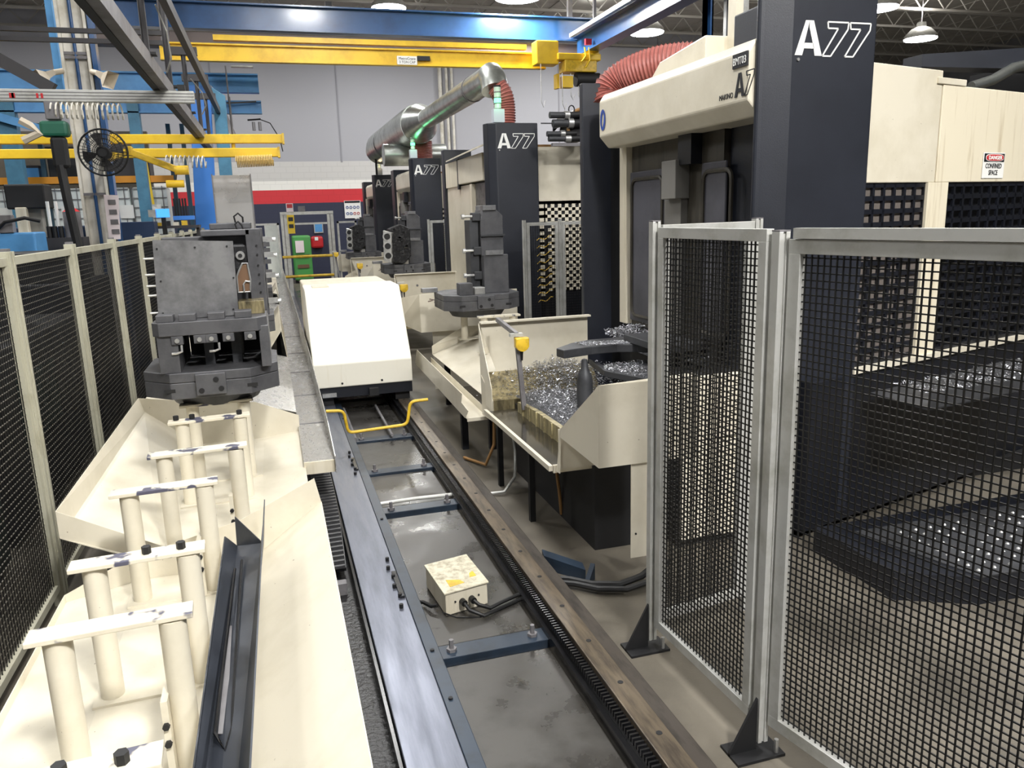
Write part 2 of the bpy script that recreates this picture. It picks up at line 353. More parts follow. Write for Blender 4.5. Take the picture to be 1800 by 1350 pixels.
for pts, r, lb in (([(1.44, 4.05, .03), (1.5, 3.98, .05), (1.6, 3.88, .05), (1.75, 3.82, .05), (1.9, 3.85, .06), (2.1, 3.95, .1)], .02, 'rear thick black cable on the floor right of the toothed rail'),
                   ([(1.44, 4.0, .03), (1.52, 3.93, .04), (1.62, 3.83, .04), (1.77, 3.77, .04), (1.95, 3.80, .05), (2.1, 3.9, .1)], .018, 'front thick black cable on the floor right of the toothed rail')):
    o = MB().tube(pts, r, 8).build('cable', RUB, smooth=True); tag(o, lb, 'cable')
t = thing('cable_ramp', 'dark blue steel cable bracket on the floor beside the toothed rail', 'bracket', (1.55, 4.1, 0))
MB().prism([(1.44, 4.25, .0), (1.62, 4.02, .0), (1.62, 4.02, .07), (1.44, 4.25, .09)], (.02, .10, 0)).build('cover', BLUEG, t)
MB().prism([(1.60, 4.0, 0), (1.66, 4.04, 0), (1.66, 4.04, .10)], (.02, -.02, 0)).build('fin', BLUEG, t)

# ------------------------------------------------------------------ black trough with cable chain, left of the left rail
t = thing('cable_trough', 'black oily trough running between the cream trays and the left rail', 'trough', (.2, 3, 0))
MB().box(.10, .305, -1, 7.0, .0, .03).build('trough_floor', mat('wet_black_steel', (8, 8, 9), .34, .0, rgb2=(13, 13, 14), scale=14, bump=.5, bscale=45), t)
MB().box(.292, .306, -1, 26, .03, .12).build('side_wall', BLACK, t)
MB().box(.085, .10, -1, 26, .0, .14).build('side_wall', BLACK, t)
mb = MB()
for k in range(26): mb.box(.11, .245, -.6 + k * .13, -.53 + k * .13, .03, .05)
mb.build('cover_slats', mat('wet_black_slat', (14, 14, 15), .22, .0, rgb2=(26, 26, 28), scale=30, bump=.9, bscale=60), t, bevel=.004)
MB().box(.11, .25, 4.28, 4.34, .03, .10).build('chain_bracket', GSTEEL, t)
t = thing('cable_chain', 'black ribbed cable drag chain lying in the trough', 'cable chain', (.2, 5.5, .1))
mb = MB()
n = 38
for k in range(n):
    a = k / (n - 1); y = 4.45 + a * 2.35; x = .185 + .035 * math.sin(a * 2.6); z = .13 + .05 * min(1, a * 3)
    mb.bar((x - .075, y, z), (x + .075, y + .004, z), .022, .02)
mb.build('ribs', mat('chain_rib', (84, 84, 86), .3, .6), t, bevel=.002)
mb = MB(); pl = []
for k in range(n):
    a = k / (n - 1); pl.append((.185 + .035 * math.sin(a * 2.6), 4.45 + a * 2.35, .112 + .05 * min(1, a * 3)))
for k in range(n - 1): mb.bar(pl[k], pl[k + 1], .16, .022)
mb.build('links', BLACK, t)
# stainless channel beyond the trough
t = thing('stainless_channel', 'long wet stainless drip channel between the trays and the cream vehicle', 'channel', (.15, 9, 0))
poly_plate([(.09, 5.35), (.30, 5.35), (.30, 26), (.09, 26)], (0, 0, .52), (1, 0, 0), (0, 1, 0), (0, 0, 1), .006).build('channel_floor', STAIN, t)
MB().sheet([(.30, 5.30, .44), (.30, 26, .44), (.30, 26, .80), (.30, 9.0, .80), (.30, 5.9, .66), (.30, 5.30, .56)], .006).build('side_sheet', STAIN, t)
MB().box(.09, .30, 5.33, 5.36, .44, .525).build('end_lip', CREAMS, t)
for k, y in enumerate((6.4, 7.5, 8.7, 10, 11.5, 13)):
    MB().box(.09, .30, y, y + .02, .526, .531).build('seam', GSTEEL, t)

# ------------------------------------------------------------------ cream drip trays on the left
def legs(par, pts, z):
    for x, y in pts: MB().box(x - .03, x + .03, y - .03, y + .03, 0, z).build('leg', NAVYB, par)
tA = thing('drip_tray', 'near cream drip tray rising to the right, dark channel lying on it', 'drip tray', (-.5, 2.5, 0), 'cream drip trays')
yn, yf = .9, 3.92
MB().sheet([(-1.08, yn, .40), (-.74, yn, .46), (-.74, yf, .46), (-1.08, yf, .40)], .005).build('left_wing', CREAM, tA)
MB().sheet([(-.74, yn, .46), (-.26, yn, .46), (-.26, yf, .46), (-.74, yf, .46)], .005).build('pan', CREAM, tA)
MB().sheet([(-.26, yn, .46), (.135, yn, .74), (.135, yf, .74), (-.26, yf, .46)], .005).build('right_wing', CREAM, tA)
MB().sheet([(-1.08, yf, .40), (-.74, yf, .46), (-.26, yf, .46), (.135, yf, .74), (.110, yf, .87), (-.26, yf, .70), (-.8, yf, .57), (-1.08, yf, .44)], .005).build('end_wall', CREAM, tA)
MB().sheet([(-1.08, yn, .40), (-1.08, yf, .40), (-1.08, yf, .44), (-1.08, yn, .44)], .005).build('lip', CREAM, tA)
MB().sheet([(.135, yn, .74), (.135, yf, .74), (.139, yf, .70), (.139, yn, .70)], .004).build('lip', CREAM, tA)
legs(tA, ((-.9, 3.5), (0, 3.5), (-.9, 1.2), (0, 1.2)), .42)
tB = thing('drip_tray', 'second cream drip tray from the camera, wide left wing raised beside the fence', 'drip tray', (-.5, 5, 0), 'cream drip trays')
n0, n1 = 4.10, 6.35
MB().sheet([(-1.11, n0, .66), (-.66, n0 - .05, .46), (-.66, n1, .46), (-1.02, n1, .76)], .005).build('left_wing', CREAM, tB)
MB().sheet([(-.66, n0, .46), (-.18, n0, .46), (-.18, n1, .46), (-.66, n1, .46)], .005).build('pan', CREAM, tB)
MB().sheet([(-.18, n0, .46), (.10, n0, .49), (.10, n1, .49), (-.18, n1, .46)], .005).build('right_wing', CREAM, tB)
MB().sheet([(-.18, n1, .46), (.10, n1, .49), (.10, n1, .62), (-.22, n1, .76)], .005).sheet([(-.66, n1, .46), (-.18, n1, .46), (-.22, n1, .76), (-.62, n1, .80)], .005).sheet([(-1.02, n1, .76), (-.66, n1, .46), (-.62, n1, .80), (-1.051,6.35,0.87)], .005).build('far_wall', CREAM, tB)
MB().sheet([(-1.11, n0, .66), (-1.11, n0, .80), (-1.051,6.35,0.87), (-1.02, n1, .76)], .005).build('side_wall', CREAM, tB)
MB().sheet([(-1.11, n0, .66), (-1.11, n0, .80), (-.66, n0, .55), (-.66, n0, .44)], .005).build('near_wall', CREAM, tB)
legs(tB, ((-.9, 4.4), (0, 6.2), (-.9, 6.2), (0, 4.4)), .44)
# further trays: their right wings show right of the pallets
spec = [('stainless wing of the drip tray under the front fixture pallet', STAIN, 6.45, 9.2), ('cream drip tray wing beyond the stainless wing', CREAMS, 9.3, 12.2),
        ('third drip tray wing from the stainless one, half hidden by the grey block', STAIN, 12.3, 15.2), ('cream drip tray far down the left line', CREAMS, 15.3, 16.8), ('farthest drip tray of the left line', CREAMS, 17.4, 25)]
for k, (lb, m, a, b) in enumerate(spec):
    tt = thing('drip_tray', lb, 'drip tray', (-.3, a, 0), 'cream drip trays')
    MB().sheet([(-.62, a, .60), (-.18, a, .60), (-.18, b, .60), (-.62, b, .60)], .005).build('pan', m, tt)
    MB().sheet([(-.18, a, .60), (.04, a, .92), (.04, b, .92), (-.18, b, .60)] if k % 2 else [(-.30, a, .74), (.085, a, .62), (.085, b, .62), (-.30, b, .74)], .005).build('right_wing', m, tt)
    MB().sheet([(-.62, a, .60), (-1.05, a, .80), (-1.05, b, .80), (-.62, b, .60)], .005).build('left_wing', CREAMS, tt)
    MB().sheet([(.04 if k % 2 else .085, a, .92 if k % 2 else .62), (.088, a, .54), (.088, b, .54), (.04 if k % 2 else .085, b, .92 if k % 2 else .62)], .005).build('skirt', CREAMS if k % 2 else STAIN, tt)
    legs(tt, ((-.5, a + .3), (-.5, b - .3), (.0, a + .3), (.0, b - .3)), .58)

# ------------------------------------------------------------------ stands that carry pallets
SL = ['cut off by the bottom edge of the picture', 'nearest full', 'second', 'third', 'fourth', 'fifth', 'sixth']
for k, (y, xl, xr) in enumerate(((1.70, -.715, -.39), (2.40, -.70, -.385), (2.90, -.695, -.385), (3.68, -.70, -.385), (4.25, -.62, -.27), (4.95, -.60, -.27), (5.40, -.58, -.26))):
    t = thing('pallet_stand', ('cream pallet stand ' + SL[0]) if k == 0 else ('nearest cream pallet stand shown whole, worn dark patches on top' if k == 1 else SL[k] + ' cream pallet stand from the camera, not counting the cut-off one'),
              'pallet stand', ((xl + xr) / 2, y, .46), 'cream pallet stands on the left trays')
    dy = .012
    MB().bar((xl - .075, y - dy, .988), (xr + .06, y + dy, .991), .088, .017).build('top_plate', CREAMC, t, bevel=.003)
    for x in (xl, xr):
        MB().cone((x, y, .462), (x, y, .978), .040, n=22, caps=True).build('tube', CREAM, t, smooth=True)
    MB().bar((xl - .06, y, .467), (xr + .075, y + .02, .467), .14, .010).build('base_plate', CREAM, t)
    if k in (0, 2, 5):
        for x in ((xl + xr) / 2 + .02, xr - .02) if k != 5 else (xl - .03, xl + .06, xr):
            MB().cone((x, y, .998), (x, y, 1.025), .016, n=6).build('bolt', BLACKM, t)
    for z in (.60, .66):
        MB().cone((xr - .045, y - .06, z), (xr - .045, y - .075, z), .011, n=6).build('side_bolt', BLACKM, t)
    MB().box(xr - .055, xr - .035, y - .062, y + .06, .465, .74).build('gusset', CREAM, t)

# dark channel on tray A
def ext(a, b, s): return tuple(b[i] + (b[i] - a[i]) * s for i in range(3))
t = thing('sheet_metal_channel', 'long charcoal sheet metal channel with a slot lying on the near cream tray', 'channel', (-.25, 2.6, .6))
f1, g1 = (-0.131,3.72,0.86), (-0.158,1.78,0.86); g1 = ext(f1, g1, .6)
f2, g2 = (-0.148,3.526,0.72), (-0.202,1.982,0.72); g2 = ext(f2, g2, .6)
f3, g3 = (-0.272,3.684,0.66), (-0.296,2.095,0.66); g3 = ext(f3, g3, .6)
f4, g4 = (-0.317,3.623,0.74), (-0.317,1.995,0.74); g4 = ext(f4, g4, .6)
f5 = (-0.273,3.759,0.78)
MB().sheet([f1, g1, g2, f2], .005).build('right_flange', CHAR, t)
MB().sheet([f2, g2, g3, f3], .005).build('web', CHAR, t)
MB().sheet([f3, g3, g4, f4], .005).build('left_flange', CHAR, t)
mid = lerp(f3, g3, .12)
MB().sheet([f5, lerp(f2, g2, 0), f2, f3], .004).build('end_tab', CHAR, t)
a0, a1 = (-0.24,3.416,0.7), (-0.233,2.119,0.7)
b0, b1 = (-0.266,3.335,0.7), (-0.278,2.187,0.7)
a2 = (-0.247,2.098,0.7)
mb = MB(); mb.tube([a0, lerp(a0, a1, .3), lerp(a0, a1, .8), (-0.232,2.198,0.7), a2, b1, lerp(b0, b1, .5), b0], .006, 6)
mb.build('slot_rim', BLACK, t)
MB().sheet([(-0.271,2.852,0.69), (-0.259,2.848,0.69), (-0.248,2.191,0.69), (-0.272,2.199,0.69)], .002).build('slot', GSTEEL, t)

# ------------------------------------------------------------------ left fence
def wire_panel(p, q, z0, z1, sx, sz, r, name, m, par, lit_cross=0):
    p, q = Vector(p), Vector(q); d = q - p; L = d.length; d.normalize(); nn = Vector((-d.y, d.x, 0))
    mb = MB(); nx = int(L / sx); nz = int((z1 - z0) / sz); m2 = MB()
    for i in range(nx + 1):
        a = p + d * (L * (i + .5) / (nx + 1)); mb.bar((a.x, a.y, z0), (a.x, a.y, z1), r * 2, r * 2)
    for j in range(nz + 1):
        z = z0 + (z1 - z0) * (j + .5) / (nz + 1); o = nn * (r * .9)
        m2.bar((p.x + o.x, p.y + o.y, z), (q.x + o.x, q.y + o.y, z), r * 2, r * 2)
    m2.build('cross_wires', MESHL if lit_cross else MESH2, par)
    return mb.build(name, m, par)
FX = -1.35
ys = [3.38, 4.83, 6.28, 7.86, 9.42, 10.95, 12.5, 14.0, 15.5, 17, 18.5, 20]
names = ['nearest left fence post, at the left edge of the picture', 'second left fence post from the camera', 'third left fence post from the camera', 'fourth left fence post, beside the grey fixture plate']
post0 = None
for k, y in enumerate(ys):
    lb = ('left fence post left of the picture edge' if k == 0 else names[k - 1] if k <= 4 else 'cream left fence post number %s down the line behind the grey fixtures' % ['five', 'six', 'seven', 'eight', 'nine', 'ten', 'eleven'][k - 5])
    t = thing('fence_post', lb, 'fence post', (FX, y, 0), 'cream posts of the left fence')
    mb = MB()
    mb.box(FX - .028, FX + .028, y - .045, y + .045, 0, 2.03)
    mb.box(FX + .028, FX + .033, y - .045, y - .012, 0, 2.03).box(FX + .028, FX + .033, y + .012, y + .045, 0, 2.03)
    mb.build('profile', POSTL, t, bevel=.002)
    MB().box(FX - .02, FX + .02, y - .03, y + .03, 2.03, 2.045).build('end_cap', GSTEEL, t)
pan0 = None
for k in range(len(ys) - 1):
    y0, y1 = ys[k] + .05, ys[k + 1] - .05
    t = thing('mesh_fence', ('left mesh fence bay beside the near tray, running out of the picture', 'left mesh fence bay between the nearest two posts shown whole', 'left mesh fence bay between the second and third posts',
              'left mesh fence bay behind the fixture plate edge')[k] if k < 4 else 'left mesh fence bay, %s down the line' % ['fifth', 'sixth', 'seventh', 'eighth', 'ninth', 'tenth', 'eleventh'][k - 4], 'fence', (FX, y0, 0), 'black mesh bays of the left fence')
    MB().box(FX - .018, FX + .018, y0, y1, 1.955, 2.0).build('top_rail', POSTL, t, bevel=.002)
    MB().box(FX - .018, FX + .018, y0, y1, .10, .145).build('bottom_rail', POSTL, t, bevel=.002)
    MB().box(FX - .018, FX + .018, y0, y0 + .035, .145, 1.955).build('stile', POSTL, t)
    MB().box(FX - .018, FX + .018, y1 - .035, y1, .145, 1.955).build('stile', POSTL, t)
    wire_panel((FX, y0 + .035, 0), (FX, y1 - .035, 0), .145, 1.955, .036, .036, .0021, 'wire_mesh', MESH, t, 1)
# ------------------------------------------------------------------ pallets and fixtures
def pallet_parts(t, x0, x1, y0, y1, z0, z1, c=.17, pad='y'):
    poly = [(x0 + c, y0), (x1 - c, y0), (x1, y0 + c), (x1, y1 - c), (x1 - c, y1), (x0 + c, y1), (x0, y1 - c), (x0, y0 + c)]
    zm = z0 + (z1 - z0) * .62
    mb = MB().prism([(a, b, z0) for a, b in poly], (0, 0, zm - z0)); mb.build('pallet', FIX, t, bevel=.004)
    MB().prism([(a, b, zm + .003) for a, b in poly], (0, 0, z1 - zm - .003)).build('pallet_top', FIX, t, bevel=.004)
    xm = (x0 + x1) / 2; w = (x1 - x0) * .11
    b = MB().box(xm - w, xm + w, y0 - .028, y0 + .02, z0 + .02, z1 - .01).build('locating_block', FIX, t, bevel=.004)
    for dx, z in ((-.65, z0 + .05), (.65, z0 + .055), (.35, z1 - .05)):
        MB().cone((xm + dx * w, y0 - .034, z), (xm + dx * w, y0 - .026, z), .017, n=12).build('cap_screw', BLACKM, b)
    for s in (-1, 1):
        xx = xm + s * (x1 - x0) * .30
        MB().box(xx - .032, xx + .032, y0 - .001, y0 + .004, z0 + .045, z0 + .068).build('slot', BLACKM, t)
    MB().cone((xm, (y0 + y1) / 2, z0 - .09), (xm, (y0 + y1) / 2, z0), (x1 - x0) * .33, (x1 - x0) * .40, n=24).build('hub', FIXD, t)
    return t
# front left fixture
t = thing('fixture_pallet', 'grey iron fixture on a chamfered pallet with a big smudged steel plate facing the camera', 'fixture', (-.42, 5.6, 1.06))
pallet_parts(t, -.84, -.02, 5.2, 6.05, 1.07, 1.235)
MB().box(-.72, -.60, 5.22, 5.9, 1.235, 1.47).build('riser', FIX, t, bevel=.003)
MB().box(-.115, -.055, 5.22, 5.9, 1.235, 1.50).build('riser', FIX, t, bevel=.003)
for x in (-.44, -.27): MB().box(x - .03, x + .03, 5.45, 5.9, 1.235, 1.47).build('rib', FIXD, t)
MB().prism([(-.74, 5.24, 1.47), (-.70, 5.20, 1.47), (-.12, 5.20, 1.47), (-.06, 5.26, 1.47), (-.06, 5.9, 1.47), (-.74, 5.9, 1.47)], (0, 0, .085)).build('fixture_plate', FIX, t, bevel=.004)
MB().box(-.60, -.115, 5.93, 5.95, 1.235, 1.47).build('shade_plate', BLACKM, t)  # black plate added to give the open space under the fixture its shade
for x in (-.66, -.53, -.36, -.20): MB().box(x - .05, x + .05, 5.215, 5.33, 1.555, 1.60).build('clamp', FIX, t, bevel=.004)
for x in (-.60, -.47, -.40, -.30, -.17):
    b = MB().box(x - .035, x + .035, 5.205, 5.26, 1.415, 1.468).build('fitting_block', FIX, t, bevel=.003)
    MB().cone((x, 5.19, 1.44), (x, 5.205, 1.44), .014, n=10).build('fitting', CASTAL, b)
for x in (-.58, -.36): MB().tube([(x, 5.22, 1.41), (x, 5.21, 1.37), (x - .03, 5.21, 1.36), (x - .06, 5.21, 1.36)], .008, 6).build('hook_clamp', CASTAL, t)
MB().sheet([(-.71, 5.36, 1.56), (-.235, 5.36, 1.56), (-.225, 5.36, 2.03), (-.69, 5.36, 2.055)], .008).build('guard_plate', PLATE, t)
MB().sheet([(-.235, 5.36, 1.56), (-.235, 5.40, 1.56), (-.225, 5.40, 2.03), (-.225, 5.36, 2.03)], .006).build('plate_edge', PLATE, t)
for x, z in ((-.68, 1.60), (-.26, 1.60), (-.67, 1.80), (-.24, 1.80), (-.67, 2.0), (-.26, 2.0), (-.45, 2.0)):
    MB().cone((x, 5.350, z), (x, 5.357, z), .006, n=8).build('screw', BLACKM, t)
for z in (1.60, 1.71, 1.77, 1.84, 1.94): MB().cone((-.76, 5.40, z), (-.70, 5.40, z), .007, n=8).build('side_pin', CASTAL, t)
MB().box(-.15, -.055, 5.60, 5.68, 1.555, 2.10).build('tower_plate', FIX, t, bevel=.004)
MB().box(-.68, -.055, 5.70, 5.86, 1.555, 2.06).build('tombstone', FIX, t, bevel=.006)
MB().box(-.23, -.07, 5.42, 5.60, 1.555, 1.64).build('packing_block', CREAMW, t, bevel=.003)
for z in (1.68, 1.74, 1.80, 1.86, 1.93, 1.99): MB().cone((-.085, 5.592, z), (-.085, 5.601, z), .007, n=8).build('tapped_hole', BLACKM, t)
MB().box(-.43, -.12, 5.6, 5.85, 2.06, 2.10).build('cap_block', FIX, t, bevel=.006)
MB().tube([(-.20, 5.7, 2.10), (-.21, 5.7, 2.135), (-.19, 5.7, 2.15), (-.17, 5.7, 2.13), (-.16, 5.7, 2.10)], .007, 6).build('lifting_eye', BLACKM, t)
# engine block clamped behind the plate
t = thing('engine_block', 'cast engine block showing its open end beside the smudged steel plate', 'engine block', (-.2, 5.5, 1.65))
MB().box(-.30, -.155, 5.45, 5.585, 1.72, 2.0).build('casting', ENGD, t, bevel=.01)
cx = -.185
MB().lathe([(.028, 0), (.028, .02)], (-.188, 5.425, 1.935), 20, 'y').build('flange', CASTAL, t)
MB().lathe([(.013, 0), (.013, .006)], (-.188, 5.419, 1.935), 16, 'y').build('bore', BLACKM, t)
ring = [(-.222, 1.70), (-.148, 1.70), (-.140, 1.78), (-.150, 1.885), (-.180, 1.885), (-.205, 1.84), (-.222, 1.80)]
mb = MB().tube([(a, 5.43, z) for a, z in ring], .006, 6, closed=True); mb.build('machined_rim', CASTAL, t)
MB().prism([(a, 5.435, z) for a, z in ring], (0, .02, 0)).build('bore_cavity', BROWN, t)
MB().tube([(-.185, 5.425, 1.705), (-.185, 5.425, 1.75), (-.17, 5.425, 1.77), (-.145, 5.425, 1.765)], .006, 6).build('web', CASTAL, t)
# second tombstone fixture farther down the left line
t = thing('fixture_pallet', 'farther grey fixture block with small clamps, behind the front fixture', 'fixture', (-.4, 8.4, 1.06))
pallet_parts(t, -.90, -.02, 8.0, 8.9, 1.07, 1.235)
MB().box(-.62, -.06, 8.2, 8.7, 1.235, 2.08).build('tombstone', FIX, t, bevel=.008)
MB().box(-.54, -.16, 8.22, 8.66, 2.08, 2.14).build('cap_block', FIX, t, bevel=.01)
MB().box(-.30, -.12, 8.15, 8.2, 2.02, 2.07).build('clamp', FIX, t)
for z in (1.35, 1.6, 1.8, 1.95):
    b = MB().box(-.06, .03, 8.15, 8.2, z, z + .05).build('arm_clamp', CASTAL, t); MB().cone((.03, 8.17, z + .02), (.06, 8.17, z + .02), .02, n=10).build('pad', CASTAL, b)
MB().tube([(-.30, 8.3, 2.14), (-.31, 8.3, 2.2), (-.27, 8.3, 2.23), (-.23, 8.3, 2.19), (-.23, 8.3, 2.14)], .01, 6).build('lifting_eye', BLACKM, t)
for k, (a, lb) in enumerate(((6.9, 'cream pallet stand hidden below the front fixture pallet'), (8.3, 'cream pallet stand below the farther fixture block'))):
    tt = thing('pallet_stand', lb, 'pallet stand', (-.4, a, .6), 'cream pallet stands on the left trays')
    for x in (-.6, -.25): MB().cone((x, a, .61), (x, a, .985 if k == 0 else 1.06 - .09), .04, n=16).build('tube', CREAM, tt, smooth=True)
    MB().box(-.68, -.18, a - .05, a + .05, .96, .98).build('top_plate', CREAMC, tt)
STAND_FAR = [(-.62, -.28, 11.8), (-.62, -.28, 15.0)]
for k, (y, lb) in enumerate(((11.4, 'third grey fixture block down the left line'), (14.6, 'fourth grey fixture block down the left line'))):
    t = thing('fixture_pallet', lb, 'fixture', (-.4, y, 1.06))
    pallet_parts(t, -.90, -.02, y, y + .85, 1.07, 1.235)
    MB().box(-.58, -.12, y + .2, y + .7, 1.235, 2.0).build('tombstone', FIX, t, bevel=.008)
    MB().box(-.62, -.28, y + .2, y + .6, .61, 1.07).build('support_block', FIXD, t)
    for z in (1.4, 1.7): MB().box(-.12, 0, y + .2, y + .25, z, z + .08).build('arm_clamp', FIX, t)

# ------------------------------------------------------------------ cream transfer vehicle on the rails
t = thing('transfer_vehicle', 'cream hooded rail vehicle with a bright sloping front, standing on the rails', 'vehicle', (.87, 9.2, .15))
prof = [(8.52, .36), (8.52, .62), (9.08, 1.36), (9.16, 1.385), (9.75, 1.385), (9.75, .36)]
MB().prism([(.325, y, z) for y, z in prof], (1.065, 0, 0)).build('hood', HOODM, t, bevel=.012)
MB().box(.335, 1.385, 8.54, 9.75, .24, .36).build('chassis', NAVYB, t, bevel=.004)
MB().box(.36, .52, 8.6, 9.7, .151, .24).build('wheel_box', BLACKM, t)
MB().box(1.20, 1.36, 8.6, 9.7, .151, .24).build('wheel_box', BLACKM, t)
for x in (.62, 1.05): MB().cone((x, 8.515, .40), (x, 8.525, .40), .012, n=10).build('screw', BLACKM, t)
MB().box(.34, 1.37, 9.9, 10.9, .5, 1.37).build('rear_hood', CREAMS, t, bevel=.02)
MB().box(.36, 1.35, 9.7, 10.9, .24, .5).build('rear_chassis', NAVYB, t)
MB().cone((.72, 9.895, 1.31), (.72, 9.903, 1.31), .028, n=18).build('round_badge', BLACKM, t)
MB().box(.42, .60, 9.2, 9.5, 1.385, 1.40).build('top_tab', CREAM, t)
MB().box(.90, 1.0, 8.45, 8.52, .25, .33).build('bumper', BLACKM, t)
MB().box(.40, .55, 8.50, 8.54, .26, .30).build('sensor', CASTAL, t)
# rods and yellow crank bar
for x, lb in ((.62, 'left thin steel guide rod under the cream vehicle'), (.97, 'right thin steel guide rod under the cream vehicle')):
    o = MB().tube([(x, 8.6, .10), (x, 7.35, .09)], .014, 8).build('guide_rod', GSTEEL, smooth=True); tag(o, lb, 'rod')
def rounded(pts, r=.05, n=5):
    out = [Vector(pts[0])]
    for i in range(1, len(pts) - 1):
        p, a, b = Vector(pts[i]), Vector(pts[i - 1]), Vector(pts[i + 1])
        u = (a - p).normalized(); v = (b - p).normalized()
        for k in range(n + 1):
            s = k / n; q0 = p + u * r; q1 = p + v * r
            out.append((1 - s) ** 2 * q0 + 2 * s * (1 - s) * p + s * s * q1)
    out.append(Vector(pts[-1])); return [tuple(q) for q in out]
yb = [(0.343,6.9,0.497), (0.495,6.9,0.487), (0.52,6.9,0.28), (1.052,6.9,0.301), (1.091,6.9,0.511), (1.253,6.9,0.516)]
o = MB().tube(rounded(yb, .05), .014, 10).build('crank_bar', YELS, smooth=True); tag(o, 'bent yellow tube bar dipping across the two rails', 'bar')

# ------------------------------------------------------------------ right hand pallet stations between the machines
def sensor(par_label, base, mount, foot, grp=None):
    """yellow sensor head on a steel arm; base = arm root, mount = head, foot = lower end of the vertical post"""
    t = thing('position_sensor', par_label, 'sensor', mount, grp)
    if base: MB().bar(base, mount, .03, .035).build('arm', GSTEEL, t)
    x, y, z = mount
    MB().box(x - .055, x + .045, y - .02, y + .02, z - .015, z + .01).build('bracket', ALU, t)
    MB().lathe([(.02, -.035), (.052, -.03), (.055, 0), (.052, .02)], (x + .03, y - .03, z - .075), 16, 'y').build('sensor_head', YELS, t, smooth=True)
    MB().box(x - .025, x + .085, y - .06, y - .0, z - .10, z - .02).build('sensor_body', YELS, t, bevel=.01)
    MB().cone((x + .03, y - .03, z - .13), (x + .03, y - .03, z - .20), .012, .006, n=8).build('cable_gland', RUB, t)
    MB().bar((x, y, z - .02), foot, .035, .03).build('post', GSTEEL, t)
    return t
STN = []
SN = ['second', 'third', 'far']
def rstand(x0, x1, y, z0, z1, lb):
    t = thing('pallet_stand', lb, 'pallet stand', ((x0 + x1) / 2, y, z0), 'cream pallet stands on the right')
    for x in (x0, x1): MB().cone((x, y, z0), (x, y, z1 - .02), .04, n=16).build('tube', CREAM, t, smooth=True)
    MB().box(x0 - .07, x1 + .07, y - .05, y + .05, z1 - .02, z1).build('top_plate', CREAMC, t, bevel=.003)
    MB().box(x0 - .07, x1 + .07, y - .06, y + .06, z0, z0 + .008).build('base_plate', CREAM, t)
    return t
root = []
t = thing('drip_tray', 'cream drip tray right of the rails, below the pallet with the tall empty fixture', 'drip tray', (2.0, 7.8, .5)); root.append(t)
wl = [(1.72,8.85,0.546), (1.72,6.675,0.546)]
MB().sheet([(1.71, 8.95, .56), (1.71, 6.62, .56), (2.35, 6.62, .78), (2.35, 9.0, .78)], .005).build('sloping_floor', CREAM, t)
MB().sheet([(1.71, 8.97, .56), (1.71, 8.97, .66), (2.10, 9.0, .86), (2.5, 9.0, .86), (2.5, 9.0, .76), (2.30, 9.0, .76)], .005).build('end_wall', CREAM, t)
MB().sheet([(1.71, 6.62, .56), (1.71, 6.62, .65), (1.80, 6.62, .68), (1.83, 6.62, .60)], .005).build('near_wall', CREAM, t)
MB().box(1.8, 1.86, 6.8, 6.86, 0, .58).build('leg', NAVYB, t); MB().box(1.8, 1.86, 8.7, 8.76, 0, .58).build('leg', NAVYB, t)
MB().box(2.35, 2.65, 6.7, 9.0, .76, .785).build('shelf', CREAM, t)
t = thing('gutter', 'narrow cream gutter with a notched outer wall along the right tray', 'gutter', (1.55, 7.6, .45)); root.append(t)
MB().sheet([(1.5,8.778,0.661), (1.5,8.945,0.48), (1.5,6.486,0.414), (1.5,6.366,0.509), (1.5,6.615,0.529), (1.5,6.578,0.614)], .005).build('outer_wall', CREAM, t)
MB().sheet([(1.5, 8.9, .47), (1.68, 8.9, .47), (1.68, 6.42, .42), (1.5, 6.42, .42)], .005).build('gutter_floor', CREAM, t)
MB().sheet([(1.68, 8.9, .47), (1.68, 8.9, .54), (1.68, 6.42, .49), (1.68, 6.42, .42)], .005).build('inner_wall', CREAM, t)
MB().box(1.50, 1.68, 6.41, 6.42, .40, .43).build('end_lip', CREAM, t)
MB().box(1.56, 1.62, 6.9, 6.96, 0, .43).build('leg', NAVYB, t)
root.append(rstand(2.10, 2.42, 8.0, .70, 1.10, 'front cream stand under the pallet with the tall empty fixture'))
root.append(rstand(2.06, 2.42, 8.75, .75, 1.10, 'rear cream stand under the pallet with the tall empty fixture'))
t = thing('fixture_pallet', 'tall empty clamping fixture on a grey pallet in front of the second machine', 'fixture', (2.2, 8.7, 1.1)); root.append(t)
pallet_parts(t, 1.77, 2.64, 8.3, 9.15, 1.12, 1.29)
